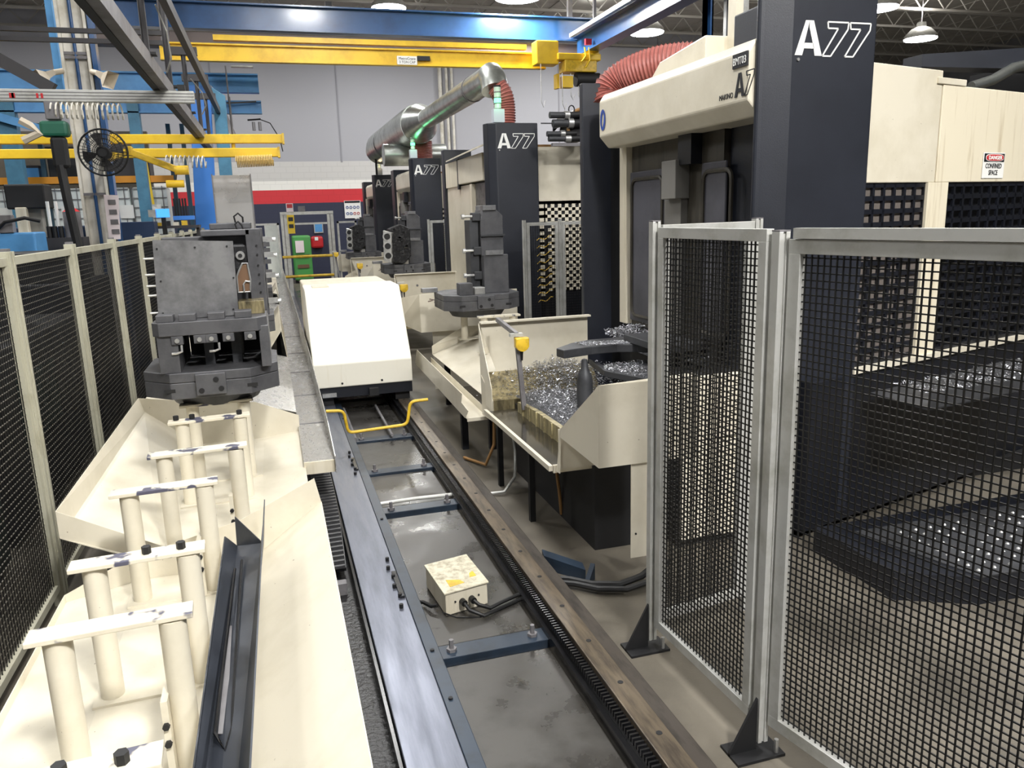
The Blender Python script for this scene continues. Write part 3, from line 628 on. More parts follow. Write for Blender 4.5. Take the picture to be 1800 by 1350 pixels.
def tower(t, x0, x1, y, z, clamps=True):
    w = x1 - x0
    prof = [(0, 0), (w, 0), (w, .84), (w * .7, .91), (w * .12, .91), (0, .80)]
    MB().prism([(x0 + a, y, z + b) for a, b in prof], (0, .32, 0)).build('upright', FIX, t, bevel=.006)
    MB().box(x0 + .03, x0 + w - .08, y - .02, y + .30, z + .90, z + .955).build('cap_block', PLATE, t, bevel=.004)
    MB().box(x0 - .005, x1 + .012, y - .03, y, z + .62, z + .64).build('ledge', FIXD, t)
    MB().box(x0 + .0, x1 + .02, y - .10, y - .01, z, z + .42).build('lower_block', FIX, t, bevel=.006)
    MB().box(x0 + .02, x1 - .04, y - .12, y - .10, z + .42, z + .47).build('lower_cap', PLATE, t)
    if clamps:
        for zz in (.84, .47, .20):
            b = MB().box(x0 - .09, x0, y - .02, y + .10, z + zz - .05, z + zz + .04).build('clamp_arm', FIXD, t, bevel=.008)
            MB().cone((x0 - .20, y, z + zz), (x0 - .08, y, z + zz), .014, n=8).build('clamp_pin', CASTAL, b)
            MB().cone((x0 - .21, y, z + zz), (x0 - .18, y, z + zz), .026, n=8).build('clamp_tip', CASTAL, b)
        MB().box(x0 - .12, x0 - .02, y + .02, y + .25, z + .0, z + .80).build('guide_column', FIXD, t, bevel=.004)
tower(t, 2.24, 2.50, 8.55, 1.29)
b = MB().box(1.93, 2.08, 8.36, 8.5, 1.29, 1.42).build('rest_block', FIX, t, bevel=.005)
MB().box(2.10, 2.22, 8.36, 8.5, 1.29, 1.37).build('rest_block', CASTAL, t, bevel=.008)
MB().box(1.62, 1.80, 8.9, 9.0, 1.29, 1.34).build('side_bar', PLATE, t, bevel=.004)
# tall end panel (near) and hood panel (far)
t = thing('splash_panel', 'tall cream splash panel with a round plug, behind the swarf pile', 'panel', (2.1, 6.5, .5)); root.append(t)
MB().sheet([(1.66, 6.5, 1.235), (2.66, 6.5, 1.235), (2.66, 6.5, .80), (1.80, 6.5, .80)], .006).build('panel', CREAM, t)
MB().box(1.66, 2.67, 6.44, 6.5, 1.235, 1.25).build('top_flange', CREAM, t)
MB().sheet([(1.655, 6.5, 1.235), (1.63, 6.05, .75), (1.63, 6.05, .56), (1.66, 6.5, .56)], .006).build('side_gusset', CREAM, t)
MB().cone((2.02, 6.485, 1.05), (2.02, 6.497, 1.05), .018, n=12).build('round_plug', GSTEEL, t)
MB().sheet([(1.68, 6.5, .80), (2.7, 6.5, .80), (2.62, 6.12, .63), (1.66, 6.12, .63)], .006).build('sloping_foot', CREAMW, t)
MB().sheet([(1.66, 6.12, .63), (2.62, 6.12, .63), (2.62, 6.12, .40), (1.66, 6.12, .40)], .006).build('foot_wall', CREAMW, t)
MB().sheet([(1.66, 6.12, .63), (1.66, 6.12, .45), (1.64, 6.42, .45), (1.64, 6.42, .8)], .006).build('foot_side', CREAM, t)
t = thing('guard_hood', 'cream guard box with dark scuff marks behind the grey pallet, centre of the picture', 'guard', (2.1, 9.8, .7)); root.append(t)
MB().box(1.70, 2.95, 9.55, 9.565, .74, 1.215).build('front_panel', CREAM, t)
MB().sheet([(1.70, 9.56, .74), (1.50, 10.0, .82), (1.52, 10.3, 1.10), (1.70, 9.56, 1.215)], .006).build('side_panel', CREAM, t)
MB().box(1.85, 2.9, 9.60, 9.62, 0, .74).build('lower_panel', CREAM, t)
mb = MB()
for a, b, c, d in ((1.82, 1.15, 1.90, 1.13), (1.88, 1.10, 1.93, 1.20), (1.92, 1.09, 1.97, 1.19), (1.95, 1.10, 1.99, 1.18), (1.80, 1.12, 1.86, 1.13)): mb.bar((a, 9.549, b), (c, 9.549, d), .012, .002, up=(0, 1, 0))
mb.build('scuff_marks', mat('scuff', (110, 92, 84), .6), t)
for n_, (dx, dy, w) in enumerate(((.22, 6.24, 'third'), (.12, 12.3, 'fourth'))):
    lbs = ['cream drip tray in front of the %s machine' % w, 'narrow cream gutter in front of the %s machine' % w, 'front cream stand under the pallet by the %s machine' % w,
           'rear cream stand under the pallet by the %s machine' % w, ('grey pallet carrying the large engine block by the third machine' if n_ == 0 else 'small far grey pallet carrying an engine block by the fourth machine'),
           'cream splash panel before the %s machine' % w, 'cream guard box before the %s machine' % w]
    for r_, lb in zip(root, lbs):
        if 'splash' in lb: dup(r_, (dx, dy, 0), lb)
        else: dup(r_, (dx, dy, 0), lb, r_.get('group'))
def engine(x, y, z, s, lb):
    t = thing('engine_block', lb, 'engine block', (x, y, z))
    MB().prism([(x - .22 * s, y, z), (x + .06 * s, y, z - .04 * s), (x + .20 * s, y, z + .10 * s), (x + .20 * s, y, z + .62 * s), (x + .02 * s, y, z + .70 * s), (x - .20 * s, y, z + .62 * s)], (0, .3 * s, 0)).build('casting', ENGD, t, bevel=.01)
    rr = random.Random(3)
    for k in range(16):
        a, b = rr.uniform(-.2, .18), rr.uniform(.0, .62); c = rr.uniform(.015, .04)
        MB().box(x + a * s - c * s, x + a * s + c * s, y - .03 * s, y, z + b * s - c * s * .8, z + b * s + c * s * .8).build('cast_boss', ENGD, t, bevel=.004)
    d = MB().prism([(x - .34 * s, y - .02, z + .02 * s), (x - .20 * s, y - .05, z - .02 * s), (x - .16 * s, y - .05, z + .55 * s), (x - .32 * s, y - .02, z + .60 * s)], (.03, .05, 0)).build('deck_face', CASTAL, t, bevel=.006)
    for k in range(3):
        c = (x - .25 * s, y - .045, z + (.12 + .18 * k) * s)
        MB().lathe([(.085 * s, 0), (.085 * s, .015), (.06 * s, .016), (.06 * s, -.0)], (c[0], c[1], c[2]), 20, 'y').build('cylinder_rim', CASTAL, d)
        MB().lathe([(.058 * s, -.002), (.058 * s, .012)], (c[0], c[1] - .002, c[2]), 16, 'y').build('cylinder_bore', BLACKM, d)
engine(2.28, 14.5, 1.35, .95, 'engine block with three bright cylinder bores on the third machine pallet')
engine(2.16, 20.5, 1.38, .88, 'small far engine block with round bores, left of the last pair of dark columns')
sensor('yellow sensor on a steel arm in front of the tall cream splash panel', (1.74, 6.2, 1.30), (1.752,5.713,1.24), (1.80, 5.72, .64))
sensor('yellow sensor right behind the cream transfer vehicle', None, (1.677,10.8,1.265), (1.62, 10.8, .0))
sensor('yellow sensor beyond the cream transfer vehicle, farther and smaller', None, (1.544,15,1.344), (1.62, 15, .0))
sensor('farthest tiny yellow sensor beside the gate', None, (1.436,19,1.403), (1.62, 19, .0))

# ------------------------------------------------------------------ nearest station: shelf, bin, fork, swarf
t = thing('coolant_shelf', 'dark wet shelf with a pale rim under the swarf bin', 'shelf', (1.7, 5.2, .5))
L0, L1 = (1.564,5.872,0.585), (1.551,4.443,0.585)
MB().box(1.58, 1.95, 4.46, 6.0, .565, .58).build('shelf_plate', DARKWATER, t)
MB().box(1.55, 1.575, 4.44, 6.02, .56, .595).build('rim', CREAM, t)
MB().box(1.58, 1.95, 4.44, 4.46, .545, .595).build('rim', CREAM, t)
MB().box(1.6, 1.64, 5.0, 5.04, 0, .56).build('leg', BLACKM, t); MB().box(1.6, 1.64, 5.8, 5.84, 0, .56).build('leg', BLACKM, t)
t = thing('swarf_bin', 'ribbed cream-sided bin heaped with metal swarf', 'bin', (2.2, 5.2, .58))
mb = MB()
mb.prism([(1.80, 5.9, .58), (1.80, 5.9, .66), (1.80, 5.45, .69), (1.80, 4.45, .70), (1.80, 4.45, .58)], (.04, 0, 0))
for k in range(8): mb.box(1.790, 1.80, 4.55 + k * .17, 4.57 + k * .17, .58, .69)
mb.build('ribbed_side', mat('oily_ribbed_cream', (176, 164, 124), .35, rgb2=(84, 76, 56), scale=5, lo=.42, hi=.62, stretch=(1, 7, .7)), t)
MB().box(1.84, 2.9, 4.4, 6.1, .0, .60).build('body', BLACKM, t)
mb = MB(); nx, ny = 26, 34
rr = random.Random(5)
def hill(x, y):
    h = .03 + .02 * math.sin(x * 7 + y * 3) + .03 * math.exp(-((x - 2.1) ** 2 + (y - 5.8) ** 2) / .1) + rr.uniform(-.008, .008)
    return .635 + h
vs = [(1.84 + 1.06 * i / nx, 4.42 + 1.66 * j / ny, hill(1.84 + 1.06 * i / nx, 4.42 + 1.66 * j / ny)) for j in range(ny + 1) for i in range(nx + 1)]
fs = [(j * (nx + 1) + i, j * (nx + 1) + i + 1, (j + 1) * (nx + 1) + i + 1, (j + 1) * (nx + 1) + i) for j in range(ny) for i in range(nx)]
mb.add(vs, fs); mb.build('swarf_bed', CHIPB, t, smooth=True)
def swarf(name, lb, fn, n, s, rs=1):
    r = random.Random(rs); mb = MB()
    for k in range(n):
        x, y, z = fn(r); a = r.uniform(0, PI); c = s * r.uniform(.5, 1.4); tl = r.uniform(-.6, .6)
        d = Vector((math.cos(a), math.sin(a), tl)).normalized() * c; e = Vector((-math.sin(a), math.cos(a), r.uniform(-.8, .8))) * c * .45
        P = Vector((x, y, z)); w = Vector((0, 0, c * .35))
        mb.add([P - d, P + e * .4, P + d + w, P - e], [(0, 1, 2, 3)])
    o = mb.build(name, CHIP); tag(o, lb, 'swarf', kind='stuff'); return o
swarf('swarf_pile', 'bright metal swarf lying on the bin in the near station', lambda r: (lambda x, y: (x, y, .69 + .03 * math.exp(-((x - 2.1) ** 2 + (y - 5.8) ** 2) / .1) + r.uniform(0, .02)))(r.uniform(1.86, 2.5), 4.5 + 1.55 * r.random() ** .5), 2600, .009, 2)
def slope_pts(r):
    a = r.gauss(0, .22); y = 6.13 + .36 * r.random(); x = 2.35 + a
    return (x, y, .635 + (y - 6.12) * .45 + max(0, .12 - abs(a) * .25) * r.random())
swarf('swarf_pile', 'grey swarf heap spilling down the sloping cream foot below the splash panel', slope_pts, 3200, .012, 3)
def back_pts(r):
    x = r.uniform(2.84, 3.02); y = r.uniform(4.9, 6.55)
    h = .10 * math.exp(-((y - 6.1) / .22) ** 2) + .16 * math.exp(-((y - 5.55) / .18) ** 2) + .05
    return (x, y, 1.0 + h * r.random() + .05)
bed = MB()
nn = 24
vs = []
for j in range(nn + 1):
    y = 4.85 + 1.75 * j / nn; h = .10 * math.exp(-((y - 6.1) / .22) ** 2) + .15 * math.exp(-((y - 5.55) / .18) ** 2)
    vs += [(2.90, y, .97), (2.97, y, 1.02 + h * .8), (3.06, y, 1.05 + h)]
fs = [(j * 3 + i, j * 3 + i + 1, j * 3 + i + 4, j * 3 + i + 3) for j in range(nn) for i in range(2)]
bed.add(vs, fs)
o = bed.build('swarf_mound', CHIPB, smooth=True); tag(o, 'mound of swarf piled at the foot of the near machine doors', 'swarf', kind='stuff')
swarf('swarf_pile', 'loose bright swarf on top of the mound by the near machine doors', back_pts, 3600, .011, 4)
t = thing('pallet_changer_fork', 'dark curved changer fork on a bottle-shaped pedestal, dusted with swarf', 'fork', (2.4, 6, .58))
up = [(2.032,5.595,1.13), (2.217,5.77,1.13), (2.41,5.861,1.13), (2.703,5.874,1.13), (2.927,5.625,1.13), (3.031,5.444,1.13), (2.879,5.168,1.13), (2.789,5.357,1.13), (2.658,5.483,1.13), (2.522,5.553,1.13), (2.303,5.545,1.13), (2.048,5.475,1.13)]
MB().prism(up, (0, 0, -.065)).build('upper_arm', FIXD, t, bevel=.006)
rim = [(2.519,5.547,1.131), (2.656,5.477,1.131), (2.786,5.352,1.131), (2.739,5.261,1.131), (2.621,5.406,1.131), (2.497,5.499,1.131), (2.281,5.492,1.131)]
MB().box(2.62, 2.98, 5.0, 5.65, 1.135, 1.19).build('rear_block', FIXD, t, bevel=.005)
lo_ = [(2.378,5.786,0.99), (2.295,5.286,0.99), (2.471,4.826,0.99), (2.608,4.449,0.99), (3.043,5.198,0.99), (2.833,5.536,0.99), (2.483,5.468,0.99), (2.375,5.494,0.99)]
MB().prism(lo_, (0, 0, -.05)).build('lower_arm', FIXD, t, bevel=.006)
pc = (2.189,5.411,0.76)
MB().lathe([(.062, 0), (.062, .28), (.050, .33), (.030, .37), (.022, .44)], (pc[0], pc[1], .62), 22).build('pedestal', FIXD, t, smooth=True)
fork_c = up[3]
swarf('swarf_pile', 'swarf scattered on top of the curved dark fork', lambda r: (lambda a, b: tuple((Vector(lerp(up[1], up[4], a)) * (1 - b) + Vector(lerp(up[10], up[8], a)) * b + Vector((0, 0, .006))))) (r.random(), r.random() * .9), 900, .008, 9)
swarf('swarf_pile', 'swarf scattered on the lower fork arm beside the pedestal', lambda r: (lambda a, b: tuple((Vector(lerp(lo_[7], lo_[5], a)) * (1 - b) + Vector(lerp(lo_[1], lo_[2], a)) * b + Vector((0, 0, .006))))) (r.random(), r.random()), 700, .008, 10)
t = thing('guard_hood', 'nearest cream guard hood with a slanted side, left of the mesh door', 'guard', (1.9, 4, .7))
A, B_, C_, D = (1.66, 3.9, 1.21), (1.60, 4.35, .855), (1.60, 4.36, .80), (1.66, 3.9, .735)
MB().sheet([(1.66, 3.9, .735), (2.28, 3.9, .735), (2.28, 3.9, 1.21), (1.66, 3.9, 1.21)], .006).build('front_panel', CREAM, t)
MB().sheet([A, B_, C_, D], .006).build('side_panel', CREAM, t)
MB().sheet([(1.66, 3.9, 1.21), (2.28, 3.9, 1.21), (2.28, 3.97, 1.215), (1.655, 3.93, 1.19)], .006).build('top_flange', CREAM, t)
MB().sheet([(1.60, 4.36, .86), (1.60, 4.42, .60), (1.595, 4.44, .56), (1.60, 4.38, .56), (1.60, 4.36, .80)], .006).build('side_flange', CREAM, t)
MB().sheet([(1.60, 4.40, .58), (1.60, 4.40, .84), (2.0, 4.40, .84), (2.0, 4.40, .58)], .006).build('inner_panel', CREAM, t)
g = MB().sheet([(1.865, 3.92, .15), (2.02, 3.92, .15), (2.02, 3.92, .735), (1.865, 3.92, .735)], .006).build('support_leg', CREAM, t)
MB().sheet([(2.02, 3.92, .15), (2.05, 3.96, .15), (2.05, 3.96, .735), (2.02, 3.92, .735)], .004).build('leg_flange', CREAM, t)
MB().cone((1.895, 3.912, .30), (1.895, 3.917, .30), .006, n=8).build('hole', BLACKM, t)
# under the station
t = thing('coolant_pump', 'small pale box with a dark round drum in the shadow under the near guard hood', 'pump', (2.1, 5, 0))
MB().box(1.95, 2.2, 4.9, 5.1, .10, .40).build('pump_box', GSTEEL, t, bevel=.01)
MB().cone((2.05, 5.0, .40), (2.05, 5.0, .58), .16, n=20).build('drum', NAVYB, t, smooth=True)
MB().box(1.95, 2.2, 4.88, 5.12, 0, .10).build('foot', BLACKM, t)
o = MB().tube([(1.93, 5.1, .50), (1.84, 5.05, .47), (1.80, 5.0, .36), (1.82, 5.0, .2), (1.84, 5.02, .02)], .012, 8).build('hose', BROWNH, smooth=True); tag(o, 'thin tan hose curving under the near guard hood', 'hose')
o = MB().tube([(1.72, 6.38, .66), (1.73, 6.37, .45), (1.70, 6.3, .2), (1.62, 6.3, .03), (1.5, 6.6, .02)], .014, 8).build('hose', BROWNH, smooth=True); tag(o, 'tan hose hanging from the corner of the right drip tray to the floor', 'hose')
o = MB().tube([(1.72, 5.85, .56), (1.74, 5.8, .3), (1.70, 5.7, .1), (1.58, 5.6, .025), (1.46, 5.62, .02)], .013, 8).build('conduit', ALU, smooth=True); tag(o, 'pale conduit bending down to the floor right of the toothed rail', 'conduit')
# ------------------------------------------------------------------ machining centres
DOORG = mat('grey_door_sheet', (84, 84, 92), .5, .2, rgb2=(66, 66, 72), scale=2, spots=((190, 190, 190), 40, .78))
RECESS = mat('oily_door_frame', (70, 66, 58), .5, .2, rgb2=(44, 41, 36), scale=5, stretch=(3, 3, .5))
def obj_poly(name, polys, origin, ux, uy, t, m, par):
    X_, Y_, O = Vector(ux).normalized(), Vector(uy).normalized(), Vector(origin); N_ = X_.cross(Y_)
    mb = MB()
    for poly in polys: mb.prism([O + X_ * a + Y_ * b for a, b in poly], N_ * t)
    return mb.build(name, m, par)
def a77(par, origin, ux, uy, h, fill, prefix, narrow=1.0, both=True):
    """block A (solid) and two outlined slanted sevens, height h"""
    X_, Y_, O = Vector(ux).normalized(), Vector(uy).normalized(), Vector(origin); N_ = X_.cross(Y_)
    s = h
    def P(a, b): return O + X_ * (a * s * narrow) + Y_ * (b * s)
    mb = MB()
    for poly in ([(0, 0), (.215, 0), (.262, .20), (.262, .34), (.40, 1.0), (.29, 1.0)], [(.80, 0), (.585, 0), (.55, .20), (.52, .34), (.40, .80), (.40, 1.0), (.52, 1.0)], [(.25, .20), (.56, .20), (.53, .36), (.28, .36)]):
        mb.prism([P(a, b) for a, b in poly], N_ * .003)
    mb.build(prefix + '_letter', fill, par)
    for dx in (.82, 1.50)[:2 if both else 1]:
        pts = [(.12, .98), (.75, .98), (.73, .78), (.25, 0), (.0, 0), (.44, .80), (.14, .80)]
        mb = MB()
        w = .045 * s
        for i in range(len(pts)):
            a, b = pts[i], pts[(i + 1) % len(pts)]
            mb.bar(P(a[0] + dx, a[1]) + N_ * .0015, P(b[0] + dx, b[1]) + N_ * .0015, w, .003, up=N_)
        mb.build(prefix + '_numeral', fill, par)
def machine(Y0, lb, style, num):
    t = thing('machining_centre', lb, 'machine', (3.2, Y0 + 1.5, 0), 'machining centres in a row')
    LX = {'a': 2.80, 'b': 2.85, 'c': 2.92, 'd': 2.93}[num]; dX = {'a': .06, 'b': .1, 'c': .24, 'd': .28}[num]; RX = 2.72 if num == 'a' else 2.96
    ya = .10 if num == 'a' else .19
    pa = MB().prism([(LX, Y0 + ya - .03, .12), (LX + .03, Y0 + .06, .12), (2.98, Y0, .12), (3.56, Y0, .12), (3.56, Y0 + .75, .12), (3.06, Y0 + .75, .12), (3.06, Y0 + ya, .12), (LX, Y0 + ya, .12)], (0, 0, 3.2 if style != 'near' else 3.26)).build('column', NAVY, t, bevel=.012)
    a77(t, (2.995, Y0 - .001, 2.995), (1, 0, 0), (0, 0, 1), .19, WHITE, 'badge', 1.21)
    MB().cone((3.02, Y0, 2.972), (3.02, Y0 - .008, 2.972), .009, n=10).build('screw', CASTAL, t)
    if num == 'a': MB().prism([(2.72, Y0 + 2.58, .12), (3.45, Y0 + 2.58, .12), (3.45, Y0 + 3.0, .12), (2.92, Y0 + 3.0, .12), (2.72, Y0 + 2.64, .12)], (0, 0, 3.12)).build('rear_column', NAVY, t, bevel=.008)
    elif num == 'b': MB().box(RX, 3.45, Y0 + 3.22, Y0 + 3.4, .12, 3.24).build('rear_column', NAVY, t, bevel=.012)
    else: MB().box(RX, 3.45, Y0 + 2.58, Y0 + 3.0, .12, 3.24).build('rear_column', NAVY, t, bevel=.012)
    # body behind the front
    MB().box(3.36, 6.4, Y0 + .75, Y0 + 3.0, .12, 2.9).build('cabinet', NAVYB, t)
    MB().box(3.0, 6.4, Y0 + .5, Y0 + 3.0, .0, .12).build('base', BLACKM, t)
    if style in ('near', 'round'):
        z0, z1 = 2.70, 3.06
        prof = [(3.3, z0 - .03), (2.78 + dX, z0 - .03), (2.70 + dX, z0 + .06), (2.70 + dX, z1 - .02), (2.74 + dX, z1 + .04), (3.3, z1 + .12)]
        c = MB().prism([(x, Y0 + .102, z) for x, z in prof], (0, 2.20 if num == 'a' else 2.05, 0)).build('canopy', CREAM, t, bevel=.012)
        MB().prism([(x + .04, Y0 + (2.30 if num == 'a' else 2.15), z0 + (z - z0) * .8 + .03) for x, z in prof], (0, .05, 0)).build('canopy_end', CREAM, t, bevel=.02)
        MB().box(3.02, 3.36, Y0 + .76, Y0 + 2.20, 1.16, 3.0).build('door_frame', RECESS, t)
        MB().box(3.0, 3.02, Y0 + 1.55, Y0 + 2.2, 1.2, 2.46).build('door', DOORG, t, bevel=.008)
        MB().box(3.0, 3.02, Y0 + .70, Y0 + 1.02, 1.2, 2.46).build('door', DOORG, t, bevel=.008)
        for ya, yb in ((Y0 + 1.60, Y0 + 2.15), (Y0 + .62, Y0 + .98)):
            rp = [(2.995, (ya + yb) / 2, 1.25), (2.995, yb, 1.25), (2.995, yb, 2.40), (2.995, ya, 2.40), (2.995, ya, 1.25), (2.995, (ya + yb) / 2, 1.25)]
            MB().tube(rounded(rp, .08), .016, 6).build('door_rim', RECESS, t, smooth=True)
        MB().box(2.96, 3.02, Y0 + 1.24, Y0 + 1.50, 1.2, 2.30).build('door_post', mat('door_post_' + num, (112, 110, 106), .5, .2), t, bevel=.004)
        MB().box(2.90, 3.02, Y0 + 1.22, Y0 + 1.44, 2.22, 2.50).build('latch_box', mat('latch_' + num, (120, 118, 114), .5, .2), t, bevel=.006)
        MB().box(2.93, 3.3, Y0 + 1.05, Y0 + 1.24, 2.46, 2.68).build('door_drive', NAVYB, t)
        MB().box(2.975, 3.3, Y0 + 2.22, Y0 + 2.36, 1.16, 2.72).build('door_trim', CREAMS, t, bevel=.004)
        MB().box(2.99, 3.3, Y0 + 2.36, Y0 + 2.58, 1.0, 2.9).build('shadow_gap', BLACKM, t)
        MB().box(3.0, 3.3, Y0 + .75, Y0 + 2.58, .12, 1.15).build('front_base', BLACKM, t)
    else:
        MB().prism([(2.78, Y0 + .3, 3.02), (3.05, Y0 + .3, 3.12), (3.2, Y0 + 3.0, 3.12), (2.95, Y0 + 3.0, 3.02)], (0, 0, .02)).build('canopy', CREAM, t)
        MB().box(2.96, 3.3, Y0 + .7, Y0 + 2.2, 2.62, 3.0).build('header', CREAM, t, bevel=.01)
        MB().box(2.97, 3.3, Y0 + 2.2, Y0 + 2.3, 2.55, 3.02).build('header_gap', BLACKM, t)
        MB().box(3.0, 3.3, Y0 + 1.52, Y0 + 3.2, .9, 2.6).build('side_door', CREAM, t, bevel=.008)
        MB().box(2.98, 3.3, Y0 + 2.3, Y0 + 3.2, 2.6, 3.0).build('side_door_top', CREAMS, t)
        MB().box(2.97, 3.1, Y0 + 1.40, Y0 + 1.50, .9, 2.6).build('door_trim', CREAMS, t, bevel=.004)
        MB().box(3.03, 3.3, Y0 + .75, Y0 + 1.39, .9, 2.6).build('door', mat('smeared_door', (112, 110, 108), .4, .3, rgb2=(60, 58, 56), scale=9), t)
        MB().box(3.0, 3.3, Y0 + .5, Y0 + 3.0, .12, .9).build('front_base', NAVYB, t)
        MB().box(3.1, 3.4, Y0 + .35, Y0 + .7, 3.02, 3.2).build('top_box', CREAM, t)
    if style != 'near':
        mb = MB().box(3.57, 4.5, Y0 + .10, Y0 + .12, 2.26, 3.02)
        cols, rows = 7, 13
        x0, z0, cw, ch = 3.66, 1.06, .104, .0923
        # vent grid made of bars
        for i in range(cols + 1): mb.box(x0 + i * cw, x0 + i * cw + .050, Y0 + .10, Y0 + .12, z0, 2.26)
        for j in range(rows + 1): mb.box(3.57, 4.5, Y0 + .10, Y0 + .12, z0 + j * ch, z0 + j * ch + .042)
        mb.box(3.57, 3.68, Y0 + .10, Y0 + .12, 1.0, 2.26)
        mb.build('vented_panel', CREAM, t)
        MB().box(3.57, 4.5, Y0 + .13, Y0 + .14, .9, 2.3).build('vent_backing', mat('vent_back_' + num, (92, 84, 78), .7), t)
        MB().box(3.57, 6.3, Y0 + .12, Y0 + .74, .12, 3.0).build('side_cabinet', NAVYB, t)
        MB().box(3.57, 6.3, Y0 + .10, Y0 + .16, 3.02, 3.05).build('top_trim', BROWNH, t)
    return t
m1 = machine(4.14, 'nearest machine behind the mesh fence, its dark column cut by the top of the picture', 'near', 'a')
machine(10.38, 'second machine from the camera, with a wide cream side door left of its column', 'flat', 'b')
machine(16.67, 'third machine from the camera, under the bend of the silver duct', 'round', 'c')
machine(22.9, 'farthest machine, half hidden, with an amber lamp on its column', 'round', 'd')
# lettering on the near canopy
MB().box(2.752, 2.762, 4.245, 4.40, 2.955, 3.035).build('number_plate', BLACKI, m1)
text_mesh('plate_text', 'BMT03', (2.750, 4.393, 2.972), (0, -1, 0), (0, 0, 1), .060, WHITE, m1, .001, sx=.80)
text_mesh('maker_text', 'MAKINO', (2.758, 4.550, 2.795), (0, -1, 0), (0, 0, 1), .046, BLACKI, m1, .001, sx=.86)
a77(m1, (2.758, 4.375, 2.79), (0, -1, 0), (0, 0, 1), .135, BLACKI, 'canopy', .95, False)
mb = MB(); nn = 28
o_ = [(6.235 + .055 * math.cos(2 * PI * k / nn), 2.89 + .085 * math.sin(2 * PI * k / nn)) for k in range(nn)]
i_ = [(6.235 + .022 * math.cos(2 * PI * k / nn + .35), 2.89 + .055 * math.sin(2 * PI * k / nn)) for k in range(nn)]
mb.add([(2.755, a + .12, b) for a, b in o_] + [(2.755, a + .12, b) for a, b in i_], [(k, (k + 1) % nn, nn + (k + 1) % nn, nn + k) for k in range(nn)])
mb.build('oval_emblem', BLUEI, m1)
# near machine side wall: rotated slightly away
O = Vector((3.565, 4.16, 0)); U = Vector((.966, .258, 0)).normalized() * 1.36
def SW(s0, s1, z0, z1, d0, d1, name, m, bevel=0):
    Nn = Vector((-U.y, U.x, 0))
    mb = MB().prism([O + U * s0 + Nn * d0 + Vector((0, 0, z0)), O + U * s1 + Nn * d0 + Vector((0, 0, z0)), O + U * s1 + Nn * d1 + Vector((0, 0, z0)), O + U * s0 + Nn * d1 + Vector((0, 0, z0))], (0, 0, z1 - z0))
    return mb.build(name, m, m1, bevel=bevel)
SW(0, .55, 2.27, 2.975, 0, .3, 'side_panel', CREAM, .006)
CRST = mat('cream_with_run_stains', (224, 215, 192), .42, rgb2=(184, 168, 138), scale=5, lo=.54, hi=.78, stretch=(3.5, 3.5, .22), coat=.15)
SW(.555, 2.2, 2.27, 2.89, -.004, .3, 'side_panel', CRST, .006)
SW(.50, .74, 2.89, 2.93, -.01, .2, 'top_lip', CREAM, .004)
SW(.49, .665, 1.10, 2.27, -.004, .05, 'frame_strip', CRST)
SW(-.02, 2.2, 1.065, 1.10, -.02, .06, 'sill', CREAM)
for (a, b, cols, nm) in ((.0, .49, 6, 'louvre_panel'), (.665, 2.2, 18, 'louvre_panel')):
    Nn = Vector((-U.y, U.x, 0)); mb = MB(); cw = (b - a) / cols
    def q(s, z, d=.01): return O + U * s + Nn * d + Vector((0, 0, z))
    def slab(s0, s1, z0, z1): mb.prism([q(s0, z0), q(s1, z0), q(s1, z1), q(s0, z1)], Nn * .012)
    for i in range(cols + 1): slab(a + i * cw - .008 if i else a, a + i * cw + .008 if i < cols else b, 1.10, 2.27)
    for j in range(15): slab(a, b, 1.10 + j * .0815, 1.10 + j * .0815 + .030)
    mb.build(nm, NAVYB, m1)
SW(0, .49, 1.1, 2.27, .024, .03, 'louvre_backing', mat('louvre_back', (100, 93, 88), .6), 0)
SW(.665, 2.2, 1.1, 2.27, .05, .06, 'louvre_backing', mat('louvre_back_dark', (40, 41, 44), .3), 0)
SW(-.30, 2.2, .06, 1.055, .0, .3, 'lower_panel', NAVYB, .006)
SW(-.60, -.30, .06, 1.1, .30, .42, 'lower_return', NAVYB)
# confined space notice
so = O + U * .955 + Vector((0, 0, 2.295)); sN = Vector((U.y, -U.x, 0))
t = thing('danger_sign', 'white notice reading DANGER CONFINED SPACE on the stained cream side panel', 'sign', tuple(so))
def sp(a, b, d=.006): return so + U * a * .92 + Vector((0, 0, b)) + sN * d
def rect(a0, a1, b0, b1, d, name, m, par, th=.002): return MB().prism([sp(a0, b0, d), sp(a1, b0, d), sp(a1, b1, d), sp(a0, b1, d)], sN * th).build(name, m, par)
rect(0, .225, 0, .175, .007, 'board', WHITE, t)
rect(.008, .217, .112, .168, .0095, 'black_band', BLACKI, t)
el = MB(); el.prism([sp(.1125 + .094 * (1 if math.cos(a) > 0 else -1) * abs(math.cos(a)) ** .55, .140 + .025 * (1 if math.sin(a) > 0 else -1) * abs(math.sin(a)) ** .7, .012) for a in [2 * PI * k / 28 for k in range(28)]], sN * .001)
el.build('white_oval', WHITE, t)
el = MB(); el.prism([sp(.1125 + .089 * (1 if math.cos(a) > 0 else -1) * abs(math.cos(a)) ** .55, .140 + .021 * (1 if math.sin(a) > 0 else -1) * abs(math.sin(a)) ** .7, .0135) for a in [2 * PI * k / 28 for k in range(28)]], sN * .001)
el.build('red_oval', REDP, t)
text_mesh('danger_text', 'DANGER', tuple(sp(.1125, .127, .016)), U, (0, 0, 1), .036, WHITE, t, .0006, 'CENTER', 1.22, .0012)
text_mesh('notice_text', 'CONFINED', tuple(sp(.1125, .068, .010)), U, (0, 0, 1), .047, BLACKI, t, .0006, 'CENTER', .90, .0008)
text_mesh('notice_text', 'SPACE', tuple(sp(.1125, .022, .010)), U, (0, 0, 1), .047, BLACKI, t, .0006, 'CENTER', .90, .0008)
